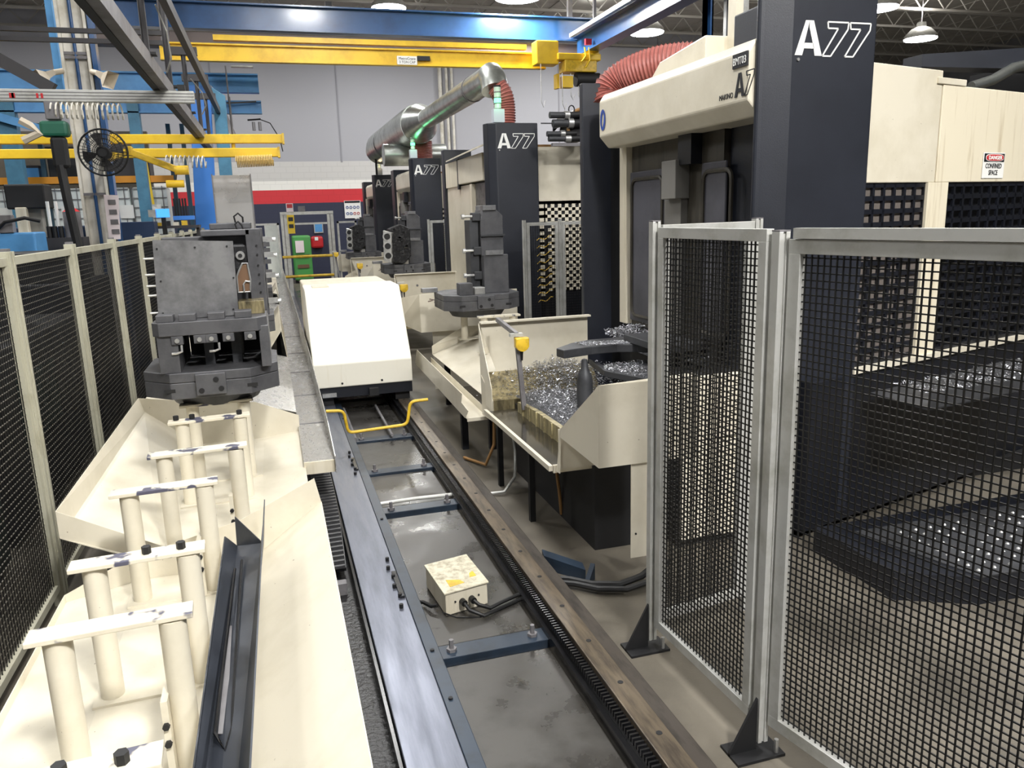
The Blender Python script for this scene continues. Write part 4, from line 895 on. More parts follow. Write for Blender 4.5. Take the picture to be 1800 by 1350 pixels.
# white lower cover seen through the mesh door
t = thing('electrical_cover', 'pale two-part cover behind the mesh door, on a dark plinth', 'cover', (2.6, 4.3, 0))
MB().box(2.36, 2.86, 4.22, 4.26, .72, 1.13).build('upper_cover', CREAM, t, bevel=.004)
MB().box(2.36, 2.86, 4.22, 4.26, .06, .71).build('lower_cover', CREAM, t, bevel=.004)
MB().box(2.36, 2.90, 4.27, 4.50, .0, 1.10).build('plinth', BLACKM, t)
# perforated step outside
t = thing('machine_step', 'low dark step with a dimpled top plate beside the near machine, seen through the mesh', 'step', (3.6, 3.5, 0))
MB().prism([(3.12, 3.22, .0), (3.50, 3.02, .0), (4.9, 2.95, .0), (4.9, 3.9, .0), (3.12, 3.9, .0)], (0, 0, .16)).build('body', NAVYB, t)
MB().prism([(3.50, 3.015, .16), (4.9, 2.945, .16), (4.9, 3.75, .16), (3.3, 3.75, .16)], (0, 0, .008)).build('tread_plate', FIXD, t)
mb = MB()
for i in range(12):
    for j in range(9): mb.cone((3.55 + i * .11, 3.08 + j * .07, .168), (3.55 + i * .11, 3.08 + j * .07, .176), .012, .006, 8)
mb.build('dimples', CASTAL, t)
t = thing('chip_tray', 'dark olive tray heaped with swarf hanging on the near machine side wall', 'tray', (4.3, 3.8, .9))
MB().prism([(3.66, 3.62, .93), (3.66, 4.1, .93), (5.2, 4.4, .98), (5.2, 3.75, .98)], (0, 0, .01)).build('tray_floor', FIXD, t)
MB().prism([(3.66, 3.62, .93), (5.2, 3.75, .98), (5.2, 3.75, 1.04), (3.66, 3.62, 1.04)], (0, .006, 0)).build('tray_lip', FIXD, t)
swarf('swarf_pile', 'swarf heap in the tray on the near machine side wall', lambda r: (lambda x, y: (x, y, .99 + max(0, (x - 3.85)) * .10 * r.random()))(r.uniform(3.8, 4.9), r.uniform(3.78, 4.1)), 900, .012, 12)
# machine tops: boxes, hoses, stack lights
t = thing('extraction_box', 'cream box on top of the near machine canopy, the red hose joined to it', 'box', (3.4, 5.8, 3.2))
MB().prism([(3.12, 5.35, 3.1), (3.12, 6.35, 3.1), (3.12, 6.05, 3.30), (3.12, 5.35, 3.36)], (.5, 0, 0)).build('housing', CREAM, t, bevel=.01)
MB().box(3.3, 3.36, 5.25, 5.35, 3.1, 3.6).build('side_flange', CREAM, t)
MB().box(3.36, 4.4, 4.9, 6.8, 2.9, 3.1).build('roof_unit', CREAM, t)
def ribbed_hose(pts, r, lb, pitch=.032, n=20):
    t = thing('extraction_hose', lb, 'hose', pts[0], 'red ribbed extraction hoses')
    # resample
    V = [Vector(p) for p in pts]; out = []
    for i in range(len(V) - 1):
        p0 = V[max(i - 1, 0)]; p1 = V[i]; p2 = V[i + 1]; p3 = V[min(i + 2, len(V) - 1)]
        for k in range(10):
            s = k / 10; out.append(.5 * ((2 * p1) + (p2 - p0) * s + (2 * p0 - 5 * p1 + 4 * p2 - p3) * s * s + (-p0 + 3 * p1 - 3 * p2 + p3) * s ** 3))
    out.append(V[-1])
    d = [0]
    for i in range(1, len(out)): d.append(d[-1] + (out[i] - out[i - 1]).length)
    L = d[-1]; m = max(4, int(L / pitch)); P = []; R = []
    for k in range(m * 4 + 1):
        s = L * k / (m * 4); j = next((i for i in range(1, len(d)) if d[i] >= s - 1e-9), len(d) - 1); f = (s - d[j - 1]) / max(1e-6, d[j] - d[j - 1])
        P.append(out[j - 1].lerp(out[j], f)); R.append(r * (1 + (.045, .0, -.04, .0)[k % 4]))
    MB().tube([tuple(p) for p in P], r, n, rads=R).build('hose_wall', HOSE, t, smooth=True)
    mb = MB()
    for k in range(0, m):
        i = k * 4; a = P[i]; b = P[min(i + 1, len(P) - 1)]; dr = (b - a).normalized()
        s = dr.cross(Vector((0, 0, 1)) if abs(dr.z) < .9 else Vector((1, 0, 0))).normalized(); u = dr.cross(s)
        mb.tube([a + (s * math.cos(2 * PI * q / 18) + u * math.sin(2 * PI * q / 18)) * r * 1.05 for q in range(18)], .0035, 5, closed=True)
    mb.build('spiral_wire', HOSER, t)
    return t
ribbed_hose([(2.98, 6.75, 3.05), (3.0, 6.80, 3.16), (3.12, 6.75, 3.28), (3.32, 6.55, 3.36), (3.55, 6.35, 3.37), (3.8, 6.25, 3.33)], .15, 'thick red ribbed hose arching over the near machine canopy')
ribbed_hose([(3.25, 10.85, 3.33), (3.25, 10.85, 3.58), (3.22, 10.85, 3.74), (3.16, 10.88, 3.84)], .14, 'red ribbed hose rising from the second machine column to the silver duct')
ribbed_hose([(3.30, 17.3, 3.33), (3.30, 17.3, 3.55), (3.30, 17.3, 3.72)], .22, 'red ribbed hose on the third machine column below the duct')
t = thing('extraction_duct', 'silver round duct running over the machines with an elbow', 'duct', (3.2, 14, 3.9))
MB().tube([(3.14, 10.92, 3.80), (3.14, 10.98, 3.93), (3.16, 11.15, 4.02), (3.2, 11.5, 4.03), (3.2, 17.0, 4.03)], .185, 22).build('pipe', GALV, t, smooth=True)
MB().tube([(3.2, 16.9, 4.03), (3.2, 17.4, 4.05), (3.2, 22.8, 4.05), (3.2, 23.0, 3.95)], .40, 22).build('large_pipe', GALV, t, smooth=True)
MB().tube([(3.2, 16.0, 4.03), (3.2, 16.9, 4.03)], .19, 22, rads=[.19, .39]).build('reducer', GALV, t, smooth=True)
for y, r in ((12.3, .195), (21.2, .41)): MB().tube([(3.2, y, 4.03), (3.2, y + .05, 4.03)], r, 22).build('joint_band', GSTEEL, t)
MB().cone((3.30, 17.3, 3.70), (3.28, 17.3, 3.95), .24, .20, 20).build('branch', GALV, t, smooth=True)
for y in (18.3, 22.5): MB().bar((3.0, y, 3.3), (3.0, y, 3.8), .05).build('support', BLACKM, t)
t = thing('extraction_duct', 'short silver pipe lying behind the third machine column', 'duct', (3.3, 17.9, 3.45))
MB().cone((2.6, 18.2, 3.50), (4.0, 18.2, 3.50), .24, n=20).build('pipe', GALV, t, smooth=True)
def stack_light(x, y, z, lb, lens, lit):
    t = thing('stack_light', lb, 'signal light', (x, y, z), 'signal lights on the machine columns')
    MB().box(x - .075, x + .075, y - .06, y + .06, z, z + .17).build('mount_box', mat('light_box_%d' % int(y), (190, 196, 204), .5), t, bevel=.004)
    h = z + .17
    for k in range(4):
        MB().cone((x, y, h + .012), (x, y, h + .068), .046, n=18).build('lens', lit if k == lens else CLEARL, t, smooth=True)
        MB().cone((x, y, h), (x, y, h + .012), .05, n=18).build('collar', GSTEEL, t)
        h += .07
    MB().cone((x, y, h), (x, y, h + .02), .048, n=18).build('cap', BLACKM, t)
    if lit:
        ld = bpy.data.lights.new('lamp_glow', 'POINT'); ld.energy = 1; ld.shadow_soft_size = .06; ld.color = (.25, 1, .45) if lit is GREENL else (1, .8, .5)
        lo = bpy.data.objects.new('lamp_glow', ld); COL.objects.link(lo); lo.parent = t; lo.location = (-.02, -.14, .25)
stack_light(3.05, 10.5, 3.33, 'green lit signal light on the second machine column', 1, GREENL)
stack_light(3.02, 16.8, 3.33, 'green lit signal light on the third machine column', 1, GREENL)
stack_light(3.15, 23.0, 3.33, 'amber lit signal light on the farthest machine column', 2, AMBERL)
# tool magazine over the second machine cabinet
FIRSTMAG = 1
t = thing('tool_magazine', 'rack of dark tool holders showing from a round cover left of the near machine', 'tool magazine', (4.1, 10, 3.05))
for k, (x0, z0, l, r) in enumerate(((3.56, 3.36, .44, .045), (3.60, 3.26, .46, .055), (3.52, 3.13, .40, .038), (3.54, 3.07, .50, .040))):
    b = MB().cone((x0, 9.9, z0), (x0 + l * .45, 9.9, z0), r * .9, n=14).build('tool_holder', FIXD, t, smooth=True)
    MB().cone((x0 + l * .45, 9.9, z0), (x0 + l * .6, 9.9, z0), r * 1.15, n=14).build('holder_flange', CASTAL, b, smooth=True)
    MB().cone((x0 + l * .6, 9.9, z0), (x0 + l, 9.9, z0 + .01), r, r * .8, 14).build('holder_shank', BLACKM, b, smooth=True)
MB().cone((3.44, 9.9, 3.26), (3.62, 9.9, 3.26), .008, n=8).build('drill', FIXD, t)
arc = [(3.80, 3.30)] + [(4.06 - .26 * math.cos(a), 3.24 + .22 * math.sin(a)) for a in [k * PI / 14 for k in range(8)]] + [(4.4, 3.62), (4.4, 3.30)]
MB().prism([(a, 9.95, b) for a, b in arc], (0, .5, 0)).build('round_cover', NAVYB, t, bevel=.01)
mb = MB().tube([(4.02 - .20 * math.cos(a), 9.93, 3.22 + .22 * math.sin(a)) for a in [-.6 + k * PI / 14 for k in range(12)]], .022, 8)
mb.build('cover_lip', BROWNH, t, smooth=True)
MB().box(3.6, 4.4, 9.9, 9.98, 2.98, 3.02).build('rail', GSTEEL, t)
MB().tube([(3.86 + .04 * math.cos(2 * PI * k / 12), 9.9, 3.43 + .05 * math.sin(2 * PI * k / 12)) for k in range(12)], .008, 6, closed=True).build('lifting_ring', BLACKM, t)
MB().box(4.25, 4.35, 9.9, 10.4, 2.9, 3.3).build('bracket', BLACKM, t)
MB().cone((4.0, 9.96, 3.2), (4.0, 10.3, 3.2), .16, n=20).build('drum', BLACKM, t, smooth=True)

# ------------------------------------------------------------------ right hand fences
def fence_post(x, y, z1, w, lb, m=ALU, foot=True, lean=None):
    t = thing('fence_post', lb, 'fence post', (x, y, 0), 'aluminium fence posts on the right')
    d = w / 2
    mb = MB().box(x - d, x - d * .25, y - d, y + d, .045, z1).box(x + d * .25, x + d, y - d, y + d, .045, z1).box(x - d * .25, x + d * .25, y - d * .7, y + d * .7, .045, z1)
    mb.build('profile', m, t, bevel=.0015)
    MB().box(x - d, x + d, y - d, y + d, z1, z1 + .006).build('end_cap', GSTEEL, t)
    if foot:
        MB().prism([(x - d - .001, y - .01, 0), (x - d - .12, y - .01, 0), (x - d - .12, y - .01, .02), (x - d - .001, y - .01, .24)], (0, .012, 0)).build('foot_gusset', BLACKM, t)
        MB().box(x - d - .12, x + d + .05, y - .07, y + .06, 0, .012).build('foot_plate', BLACKM, t)
        MB().cone((x + d + .02, y - .05, .012), (x + d + .02, y - .05, .07), .009, n=8).build('anchor_bolt', CASTAL, t)
    return t
def fence_bay(p, q, z0, z1, lb, cat_group, m=ALU, rail=.045, s=.0255, r=.0023, double=False):
    t = thing('mesh_fence', lb, 'fence', p + (0,), cat_group)
    P, Q = Vector(p + (0,)), Vector(q + (0,)); d = (Q - P).normalized()
    def br(a, b, w, h, nm): MB().bar(a, b, w, h).build(nm, m, t, bevel=.0015)
    a, b = P + d * .0, Q
    h = rail
    br((a.x, a.y, z1 - h / 2), (b.x, b.y, z1 - h / 2), .032, h, 'top_rail')
    br((a.x, a.y, z0 + h / 2), (b.x, b.y, z0 + h / 2), .032, h, 'bottom_rail')
    for e in (P + d * h / 2, Q - d * h / 2): MB().bar((e.x, e.y, z0 + h), (e.x, e.y, z1 - h), .032, h, up=d).build('stile', m, t, bevel=.0015)
    aa, bb = P + d * h, Q - d * h
    wire_panel(tuple(aa), tuple(bb), z0 + h, z1 - h, s, s, r, 'wire_mesh', MESH, t)
    return t
fence_post(1.715, 2.40, 2.06, .045, 'nearest aluminium post between the mesh door and the wide mesh bay')
fence_post(1.655, 3.24, 2.095, .040, 'far aluminium post of the mesh door, left of the near machine')
fence_post(2.25, 3.34, 2.09, .040, 'aluminium post behind the mesh door, in front of the near dark column', foot=False)
fence_post(1.985, 1.30, 2.06, .045, 'aluminium post ending the wide mesh bay, outside the picture')
fence_bay((1.668, 3.205), (1.697, 2.437), .13, 2.07, 'narrow mesh door between the two nearest aluminium posts', None)
fence_bay((1.74, 2.37), (1.96, 1.35), .13, 2.035, 'wide mesh bay at the right edge of the picture', None, rail=.05)
MB_ = MB().bar((1.74, 2.345, 2.055), (1.96, 1.33, 2.055), .04, .035).build('capping_rail', ALU); tag(MB_, 'aluminium capping rail over the wide mesh bay at the right edge', 'rail')
fence_bay((1.69, 3.25), (2.225, 3.34), .13, 2.08, 'short mesh bay turning towards the near machine behind the door', None)
for p, q, lb in (((3.08, 9.5), (3.50, 9.5), 'left leaf of the small mesh fence between the near and second machines'), ((3.55, 9.5), (3.95, 9.5), 'right leaf of the small mesh fence between the near and second machines')):
    fence_bay(p, q, .1, 2.03, lb, 'mesh fence leaves between machines', rail=.04, s=.034, r=.002)
fence_post(3.05, 9.5, 2.06, .04, 'thin aluminium post left of the cream vented panel', foot=False)
fence_post(3.525, 9.5, 2.06, .04, 'thin aluminium post in front of the cream vented panel', foot=False)
fence_post(3.05, 15.7, 2.08, .04, 'thin aluminium post beside the third machine fixture', foot=False)
fence_bay((3.08, 15.7), (3.42, 15.7), .0, 2.06, 'small mesh fence leaf beside the third machine fixture', 'mesh fence leaves between machines', rail=.05, s=.04, r=.0025)
t = thing('air_hose', 'yellow coiled air hoses hanging behind the small mesh fence', 'hose', (3.4, 9.8, 0))
MB().box(3.42, 3.46, 9.76, 9.80, 0, 2.0).build('hose_post', BLACKM, t)
mb = MB()
for k in range(9):
    z = 1.0 + k * .10
    mb.tube([(3.30 + .14 * a, 9.75, z + .035 * a + .02 * math.sin(a * 6)) for a in [j * .25 for j in range(7)]], .006, 5)
mb.build('coils', YELS, t)
# far gate and fence
t = thing('safety_gate', 'tall aluminium gate frame with two yellow bars at the far end of the rails', 'gate', (1.0, 22, 0))
for x0, x1 in ((.33, .52), (1.53, 1.70)):
    MB().box(x0, x1, 21.95, 22.03, 0, 2.30).build('gate_post', ALU, t, bevel=.01)
    MB().box(x0 + .07, x0 + .09, 21.94, 21.95, 0, 2.28).build('post_groove', GSTEEL, t)
MB().box(.33, 1.70, 21.95, 22.03, 2.28, 2.36).build('head_rail', ALU, t)
MB().box(.52, 1.53, 21.96, 22.02, 2.02, 2.07).build('cross_rail', ALU, t)
for z in (1.19, .67): MB().cone((.30, 21.93, z), (1.60, 21.93, z), .035, n=12).build('yellow_bar', YELS, t, smooth=True)
MB().box(.80, .98, 21.93, 21.95, 2.36, 2.50).build('switch_box', GSTEEL, t)
t = thing('warning_sign', 'yellow warning sign hanging on the gate', 'sign', (.6, 21.9, 2))
MB().box(.50, .68, 21.90, 21.92, 1.80, 2.28).build('board', YSIGN, t)
MB().box(.53, .65, 21.89, 21.90, 1.94, 2.04).build('pictogram', BLACKI, t); MB().box(.53, .65, 21.89, 21.90, 2.12, 2.22).build('pictogram', BLACKI, t)
t = thing('notice_sign', 'small red and white notice above the gate', 'sign', (.6, 21.9, 2.4))
MB().box(.50, .68, 21.90, 21.92, 2.36, 2.58).build('board', PINKS, t); MB().box(.52, .66, 21.89, 21.90, 2.46, 2.56).build('red_band', REDP, t)
for k, (a, b, lb) in enumerate(((-.35, .28, 'pale far fence bay left of the gate'), (1.78, 2.30, 'pale far fence bay right of the gate'), (2.36, 2.62, 'narrow far fence bay beside the farthest machine'))):
    t = thing('mesh_fence', lb, 'fence', (a, 22, 0), 'far fence bays')
    for x in (a, b - .05): MB().box(x, x + .05, 21.97, 22.03, 0, 2.08).build('stile', ALU, t)
    MB().box(a, b, 21.97, 22.03, 2.03, 2.08).build('top_rail', ALU, t)
# things by the back wall
t = thing('parts_cabinet', 'green plastic cleaning cabinet standing in front of the navy wall', 'cabinet', (1.05, 28.5, 0))
MB().box(.74, 1.36, 28.2, 28.9, .1, 1.62).build('body', GREEN, t, bevel=.06)
MB().box(.84, 1.12, 28.17, 28.2, 1.05, 1.45).build('papers', PINKS, t)
MB().box(.86, 1.24, 28.18, 28.2, .52, .64).build('slot', BROWN, t); MB().box(.84, 1.28, 28.15, 28.2, .92, .98).build('shelf_edge', BLACKM, t)
for x in (.8, 1.25): MB().cone((x, 28.4, 0), (x, 28.4, .1), .05, n=10).build('foot', BLACKM, t)
t = thing('first_aid_case', 'red first aid style case on the navy wall right of the green cabinet', 'case', (1.66, 29.9, 1.2))
MB().box(1.44, 1.88, 29.75, 30, 1.12, 1.55).build('body', REDP, t, bevel=.08)
MB().box(1.58, 1.70, 29.73, 29.75, 1.40, 1.52).build('white_patch', WHITE, t)
t = thing('framed_panel', 'small pale blue framed panel on the navy wall', 'panel', (1.75, 29.97, 1.8))
MB().box(1.60, 1.92, 29.95, 30, 1.66, 2.02).build('frame', ALU, t); MB().box(1.63, 1.89, 29.94, 29.95, 1.70, 1.98).build('face', LBLUE, t)
t = thing('safety_poster', 'white safety poster with round blue and red symbols on the navy wall', 'poster', (3.0, 29.9, 2.4))
MB().box(2.74, 3.33, 29.96, 30, 2.15, 2.78).build('board', WHITE, t); MB().box(2.76, 3.31, 29.95, 29.96, 2.70, 2.77).build('header', BLACKI, t)
for j in range(2):
    for i in range(4):
        MB().tube([(2.84 + i * .13 + .042 * math.cos(2 * PI * k / 12), 29.95, 2.54 - j * .22 + .042 * math.sin(2 * PI * k / 12)) for k in range(12)], .010, 5, closed=True).build('symbol', BLUEI if (i < 2 or j == 0) else REDP, t)
for k, (x, lb) in enumerate(((5.9, 'left wall conduit pipe on the grey back wall'), (6.15, 'middle wall conduit pipe on the grey back wall'), (6.35, 'right wall conduit pipe on the grey back wall'))):
    o = MB().cone((x + .6, 29.9, .3), (x + .6, 29.9, 8.6), .05 + .02 * (k == 0), n=10).build('conduit_pipe', WHITEP, smooth=True); tag(o, lb, 'pipe', 'wall conduits')
t = thing('wire_shelf', 'pale grid panel leaning behind the far fence left of the gate', 'grid panel', (-.1, 24, 1.2))
MB().box(-.10, .25, 23.9, 23.93, .0, 2.02).build('panel', TOTE, t)
# ------------------------------------------------------------------ overhead cranes
def ibeam(mb, p, q, h, w, tf=.03, tw=.03):
    P, Q = Vector(p), Vector(q)
    mb.bar(P, Q, tw, h); mb.bar(P + Vector((0, 0, h / 2)), Q + Vector((0, 0, h / 2)), w, tf); mb.bar(P - Vector((0, 0, h / 2)), Q - Vector((0, 0, h / 2)), w, tf); return mb
t = thing('crane_beam', 'long blue steel crane beam crossing under the ceiling, a lamp glinting on it', 'crane', (2.4, 18, 6.2))
ibeam(MB(), (-2.9, 18, 6.2), (7.5, 18, 6.2), .48, .26).build('beam', BBEAM, t)
MB().box(-2.9, 7.3, 18.0, 18.3, 5.62, 5.90).build('lower_girder', mat('grey_brown_girder', (104, 94, 92), .6), t)
for x in (-2.6, 7.0): MB().box(x - .05, x + .05, 17.95, 18.05, 6.45, 9.0).build('hanger', GSTEEL, t)
MB().box(1.55, 1.68, 17.9, 18.1, 6.46, 6.56).build('beam_clip', BLACKM, t)
t = thing('crane_bridge', 'yellow bridge crane girder hanging below the blue beam, with a capacity label', 'crane', (2.5, 17.5, 5.4))
ibeam(MB(), (-1.7, 17.5, 5.42), (6.2, 17.5, 5.42), .30, .16).build('girder', YEL, t)
MB().box(-.7, 5.75, 17.40, 17.55, 5.64, 5.74).build('festoon_track', YEL, t)
MB().box(-1.65, -1.5, 17.45, 17.55, 5.5, 9.0).build('hanger', GSTEEL, t)
lp = (2.897,17.46,5.438)
MB().box(lp[0], lp[0] + .42, 17.40, 17.47, lp[2] - .17, lp[2]).build('capacity_plate', WHITE, t)
text_mesh('plate_text', 'MetroCrane', (lp[0] + .21, 17.395, lp[2] - .075), (1, 0, 0), (0, 0, 1), .075, BLACKI, t, .001, 'CENTER', .95)
text_mesh('plate_text', '3 TON CAP', (lp[0] + .21, 17.395, lp[2] - .145), (1, 0, 0), (0, 0, 1), .070, BLACKI, t, .001, 'CENTER', .95)
MB().box(lp[0] + .43, lp[0] + .70, 17.40, 17.47, lp[2] - .08, lp[2] + .01).build('serial_plate', BLACKI, t)
t = thing('crane_hoist', 'yellow crane end truck with a dark hoist and hanging hooks', 'hoist', (6.5, 17, 5.2))
MB().box(5.85, 6.35, 17.0, 17.35, 5.28, 5.76).build('drive_housing', YEL, t, bevel=.02)
MB().box(6.3, 7.3, 16.9, 17.2, 5.36, 5.50).build('end_truck', YEL, t, bevel=.02)
MB().prism([(6.9, 17.0, 5.5), (7.3, 17.0, 5.5), (7.25, 17.0, 5.72), (7.1, 17.0, 5.62)], (0, .1, 0)).build('bracket', YEL, t)
MB().box(6.45, 7.2, 16.9, 17.3, 5.12, 5.36).build('truck_body', YELS, t, bevel=.02)
MB().cone((6.75, 17.05, 4.98), (7.3, 17.05, 4.98), .15, n=16).build('hoist_motor', BLACKM, t, smooth=True)
MB().box(6.28, 6.34, 16.95, 17.15, 4.78, 5.08).build('limit_plate', YEL, t); MB().box(6.42, 6.66, 16.95, 17.15, 4.80, 5.04).build('hoist_end', YEL, t, bevel=.01)
for x, l in ((5.93, .55), (6.42, .62), (6.62, .28), (6.8, .28), (6.98, .26)):
    MB().tube([(x, 17, 5.1 if x > 6 else 5.28), (x, 17, 4.78 - l * .5), (x + .05, 17, 4.72 - l * .6), (x + .09, 17, 4.80 - l * .5)], .010, 6).build('hook', CASTAL, t)
for x in (6.84, 6.98): MB().cone((x, 17, 5.0), (x, 17, 3.4), .006, n=5).build('wire_rope', GSTEEL, t)
for x, h in ((6.9, .3), (7.0, .42)): MB().tube([(x, 16.88, 5.62), (x + .02, 16.86, 5.62 - h * .6), (x - .08, 16.86, 5.62 - h)], .018, 5).build('yellow_strap', YSIGN, t)
MB().box(6.94, 7.08, 16.9, 16.98, 5.68, 5.80).build('red_tag', REDP, t)
t = thing('crane_runway', 'blue runway beam running towards the camera with a pale conductor rail', 'crane', (7.2, 15, 5.8))
ibeam(MB(), (7.15, 17.9, 5.80), (7.15, 6.0, 5.80), .42, .30).build('beam', BBEAM, t)
MB().bar((6.88, 17.6, 6.0), (6.88, 6.0, 6.0), .10, .08).build('conductor_rail', ALU, t)
for y in (15.5, 13.5, 11.5): MB().bar((6.88, y, 6.0), (6.95, y, 6.03), .05).build('rail_clip', GSTEEL, t)
for y in (16.9, 9): MB().box(7.13, 7.19, y, y + .06, 6.0, 9.0).build('hanger', GSTEEL, t)
t = thing('steel_column', 'navy building column rising behind the near machine canopy', 'column', (7.05, 12, 0)); ibeam(MB(), (7.62, 13, .0), (7.62, 13, 8.34), .22, .2).build('post', BBEAM, t)
t = thing('steel_column', 'pale grey building column rising behind the near machine canopy', 'column', (7.6, 12, 0)); MB().box(7.5, 7.78, 12, 12.3, 0, 8.34).build('post', ALU, t); MB().box(7.40, 7.47, 12.0, 12.05, 0, 8.34).build('pipe', BLACKM, t)
t = thing('crane_beam', 'dark navy beam at the upper right edge behind the cream side panels', 'crane', (8.3, 8, 3.8))
MB().prism([(7.55, 8, 3.70), (12.5, 6.2, 3.4), (12.5, 6.2, 3.95), (7.55, 8, 3.84)], (0, .3, 0)).build('beam', NAVY, t)
MB().prism([(8.9, 8.4, 3.2), (12, 7.4, 3.2), (12, 7.4, 3.7), (8.9, 8.4, 3.72)], (0, .2, 0)).build('beam_web', BLACKM, t)
MB().box(7.7, 7.9, 8.3, 8.5, 0, 3.7).build('support', NAVYB, t)
o = MB().tube([(7.9, 7.6, 3.42), (8.2, 7.6, 3.5), (8.5, 7.6, 3.64), (8.9, 7.6, 3.72), (9.6, 7.5, 3.74), (10.5, 7.3, 3.72)], .06, 14).build('air_duct', GALV, smooth=True); tag(o, 'shiny flexible silver duct at the upper right edge', 'duct')

# ------------------------------------------------------------------ hung cable track, upper left
t = thing('hanging_track', 'grey steel track hung on dark rods, running away above the left fixtures', 'track', (-.9, 9, 3.5))
MB().bar((-.9, 4.2, 3.54), (-.9, 16.3, 3.55), .11, .13).build('track_beam', GSTEEL, t)
MB().bar((-.955, 4.2, 3.475), (-.955, 16.3, 3.485), .06, .02).build('lower_edge', BLACKM, t)
MB().bar((-.72, 5.2, 4.12), (-.72, 19.5, 4.30), .07, .12).build('upper_beam', DSTEEL, t)
for k, y in enumerate((7.95, 9.75, 11.95, 14.05, 16.0)):
    MB().cone((-.88, y, 3.60), (-.88, y, 4.36 if k > 1 else 9.0), .030, n=10).build('hanger_rod', DSTEEL, t)
    MB().box(-.96, -.80, y - .06, y + .06, 3.60, 3.62).build('hanger_foot', BLACKM, t)
    if k > 1: MB().box(-1.05 - .04 * k + .08, -.70, y - .05, y + .05, 4.34, 4.44).build('tee_bar', DSTEEL, t)
MB().tube([(-.80, 8.3, 4.1), (-.74, 8.4, 3.9), (-.74, 8.6, 3.7), (-.82, 8.9, 3.62)], .008, 6).build('cable', ALU, t)
MB().tube([(-.84, 12.3, 4.1), (-.72, 12.5, 3.95), (-.70, 12.7, 3.8), (-.78, 13, 3.72)], .008, 6).build('cable', ALU, t)
t = thing('steel_strut', 'dark twin steel strut crossing in front of the white column', 'beam', (-2.2, 11, 4.3))
for z in (4.42, 4.31): MB().box(-4.5, -.98, 11, 11.06, z - .03, z + .02).build('channel', DSTEEL, t)
for x in (-4.3, -1.2): MB().cone((x, 11.03, 4.4), (x, 11.03, 9), .02, n=6).build('hanger_rod', DSTEEL, t)
t = thing('steel_strut', 'thick dark sloping beam at the upper left edge', 'beam', (-2.6, 10, 3.9))
MB().bar((-3.4, 10, 4.42), (-2.08, 10, 3.60), .12, .13).build('beam', DSTEEL, t)
MB().box(-3.42, -3.3, 9.95, 10.05, 4.4, 9).build('hanger', DSTEEL, t)
# white building column with horn lights
t = thing('building_column', 'white painted I-section column with a dark conduit down its face', 'column', (-2.2, 12, 0))
MB().box(-2.36, -2.02, 12.10, 12.14, 0, 8.34).build('web', WHITEP, t)
for x in (-2.36, -2.05): MB().box(x, x + .035, 12.0, 12.24, 0, 8.34).build('flange', WHITEP, t, bevel=.004)
MB().cone((-2.19, 12.05, 0), (-2.19, 12.05, 8.34), .022, n=8).build('conduit', BBEAM, t)
MB().box(-2.0, -1.94, 12.02, 12.2, 0, 8.34).build('side_duct', BBEAM, t)
MB().box(-2.50, -2.42, 12.2, 12.3, 3.9, 8.34).build('side_pipe', LBLUE, t)
for z in (2.55, 4.28, 4.33): MB().box(-2.33, -2.06, 12.03, 12.06, z, z + .035).build('strap', GSTEEL, t)
HORN = mat('horn_beige', (196, 184, 164), .5)
for s, lb in ((-1, 'beige horn speaker on the left side of the white column'), (1, 'beige horn speaker on the right side of the white column')):
    x0 = -2.19 + s * .19
    tt = thing('horn_speaker', lb, 'speaker', (x0, 11.95, 4.08))
    MB().cone((x0 - s * .02, 12.0, 4.12), (x0 + s * .08, 11.9, 4.08), .035, n=12).build('driver', HORN, tt, smooth=True)
    d = Vector((s * .8, -.35, -.5)).normalized(); a = Vector((x0 + s * .06, 11.9, 4.09)); b = a + d * .20
    sd = d.cross(Vector((0, 0, 1))).normalized(); u = sd.cross(d)
    vs = [a + sd * i * .03 + u * j * .03 for i, j in ((-1, -1), (1, -1), (1, 1), (-1, 1))] + [lerp(a, b, .5) and Vector(lerp(a, b, .5)) + sd * i * .045 + u * j * .045 for i, j in ((-1, -1), (1, -1), (1, 1), (-1, 1))] + [b + sd * i * .12 + u * j * .11 for i, j in ((-1, -1), (1, -1), (1, 1), (-1, 1))]
    fs = [(r * 4 + k, r * 4 + (k + 1) % 4, r * 4 + 4 + (k + 1) % 4, r * 4 + 4 + k) for r in range(2) for k in range(4)] + [(0, 1, 2, 3)]
    MB().add(vs, fs).build('horn', HORN, tt)
# blue frames and beams at left
t = thing('blue_gantry', 'light blue gantry of two stacked beams ending right of the white column', 'gantry', (-2, 19, 4.8))
ibeam(MB(), (-7.5, 19, 5.08), (.08, 19, 5.08), .36, .22).build('upper_beam', LBLUE, t)
ibeam(MB(), (-7.5, 19.1, 4.60), (.10, 19.1, 4.60), .24, .2).build('lower_beam', LBLUE, t)
MB().bar((-6.2, 18.9, 4.75), (-4.2, 18.9, 4.1), .10, .16).build('brace', LBLUE, t)
MB().box(-.45, .0, 18.9, 19.0, 5.4, 5.44).build('pipe_tray', GALV, t)
for x, w, m, nm in ((-5.05, .32, TEAL, 'leg'), (-2.62, .22, TEAL, 'leg'), (-7.2, .3, TEAL, 'leg')):
    MB().box(x, x + w, 19.0, 19.25, 0, 4.9).build(nm, m, t)
MB().tube([(-.55, 18.95, 4.8), (-.55, 18.95, 4.1), (-.55, 18.95, 3.75)], .02, 6).build('drop_pipe', GSTEEL, t); MB().box(-.62, -.48, 18.9, 19.0, 3.85, 4.0).build('junction', TEAL, t)
MB().bar((-.62, 18.9, 4.66), (.0, 18.9, 4.70), .03).build('rod', DSTEEL, t)
for x in (-.10, .03):
    MB().cone((x, 18.95, 4.10), (x, 18.95, 4.28), .035, n=10).build('regulator', GSTEEL, t)
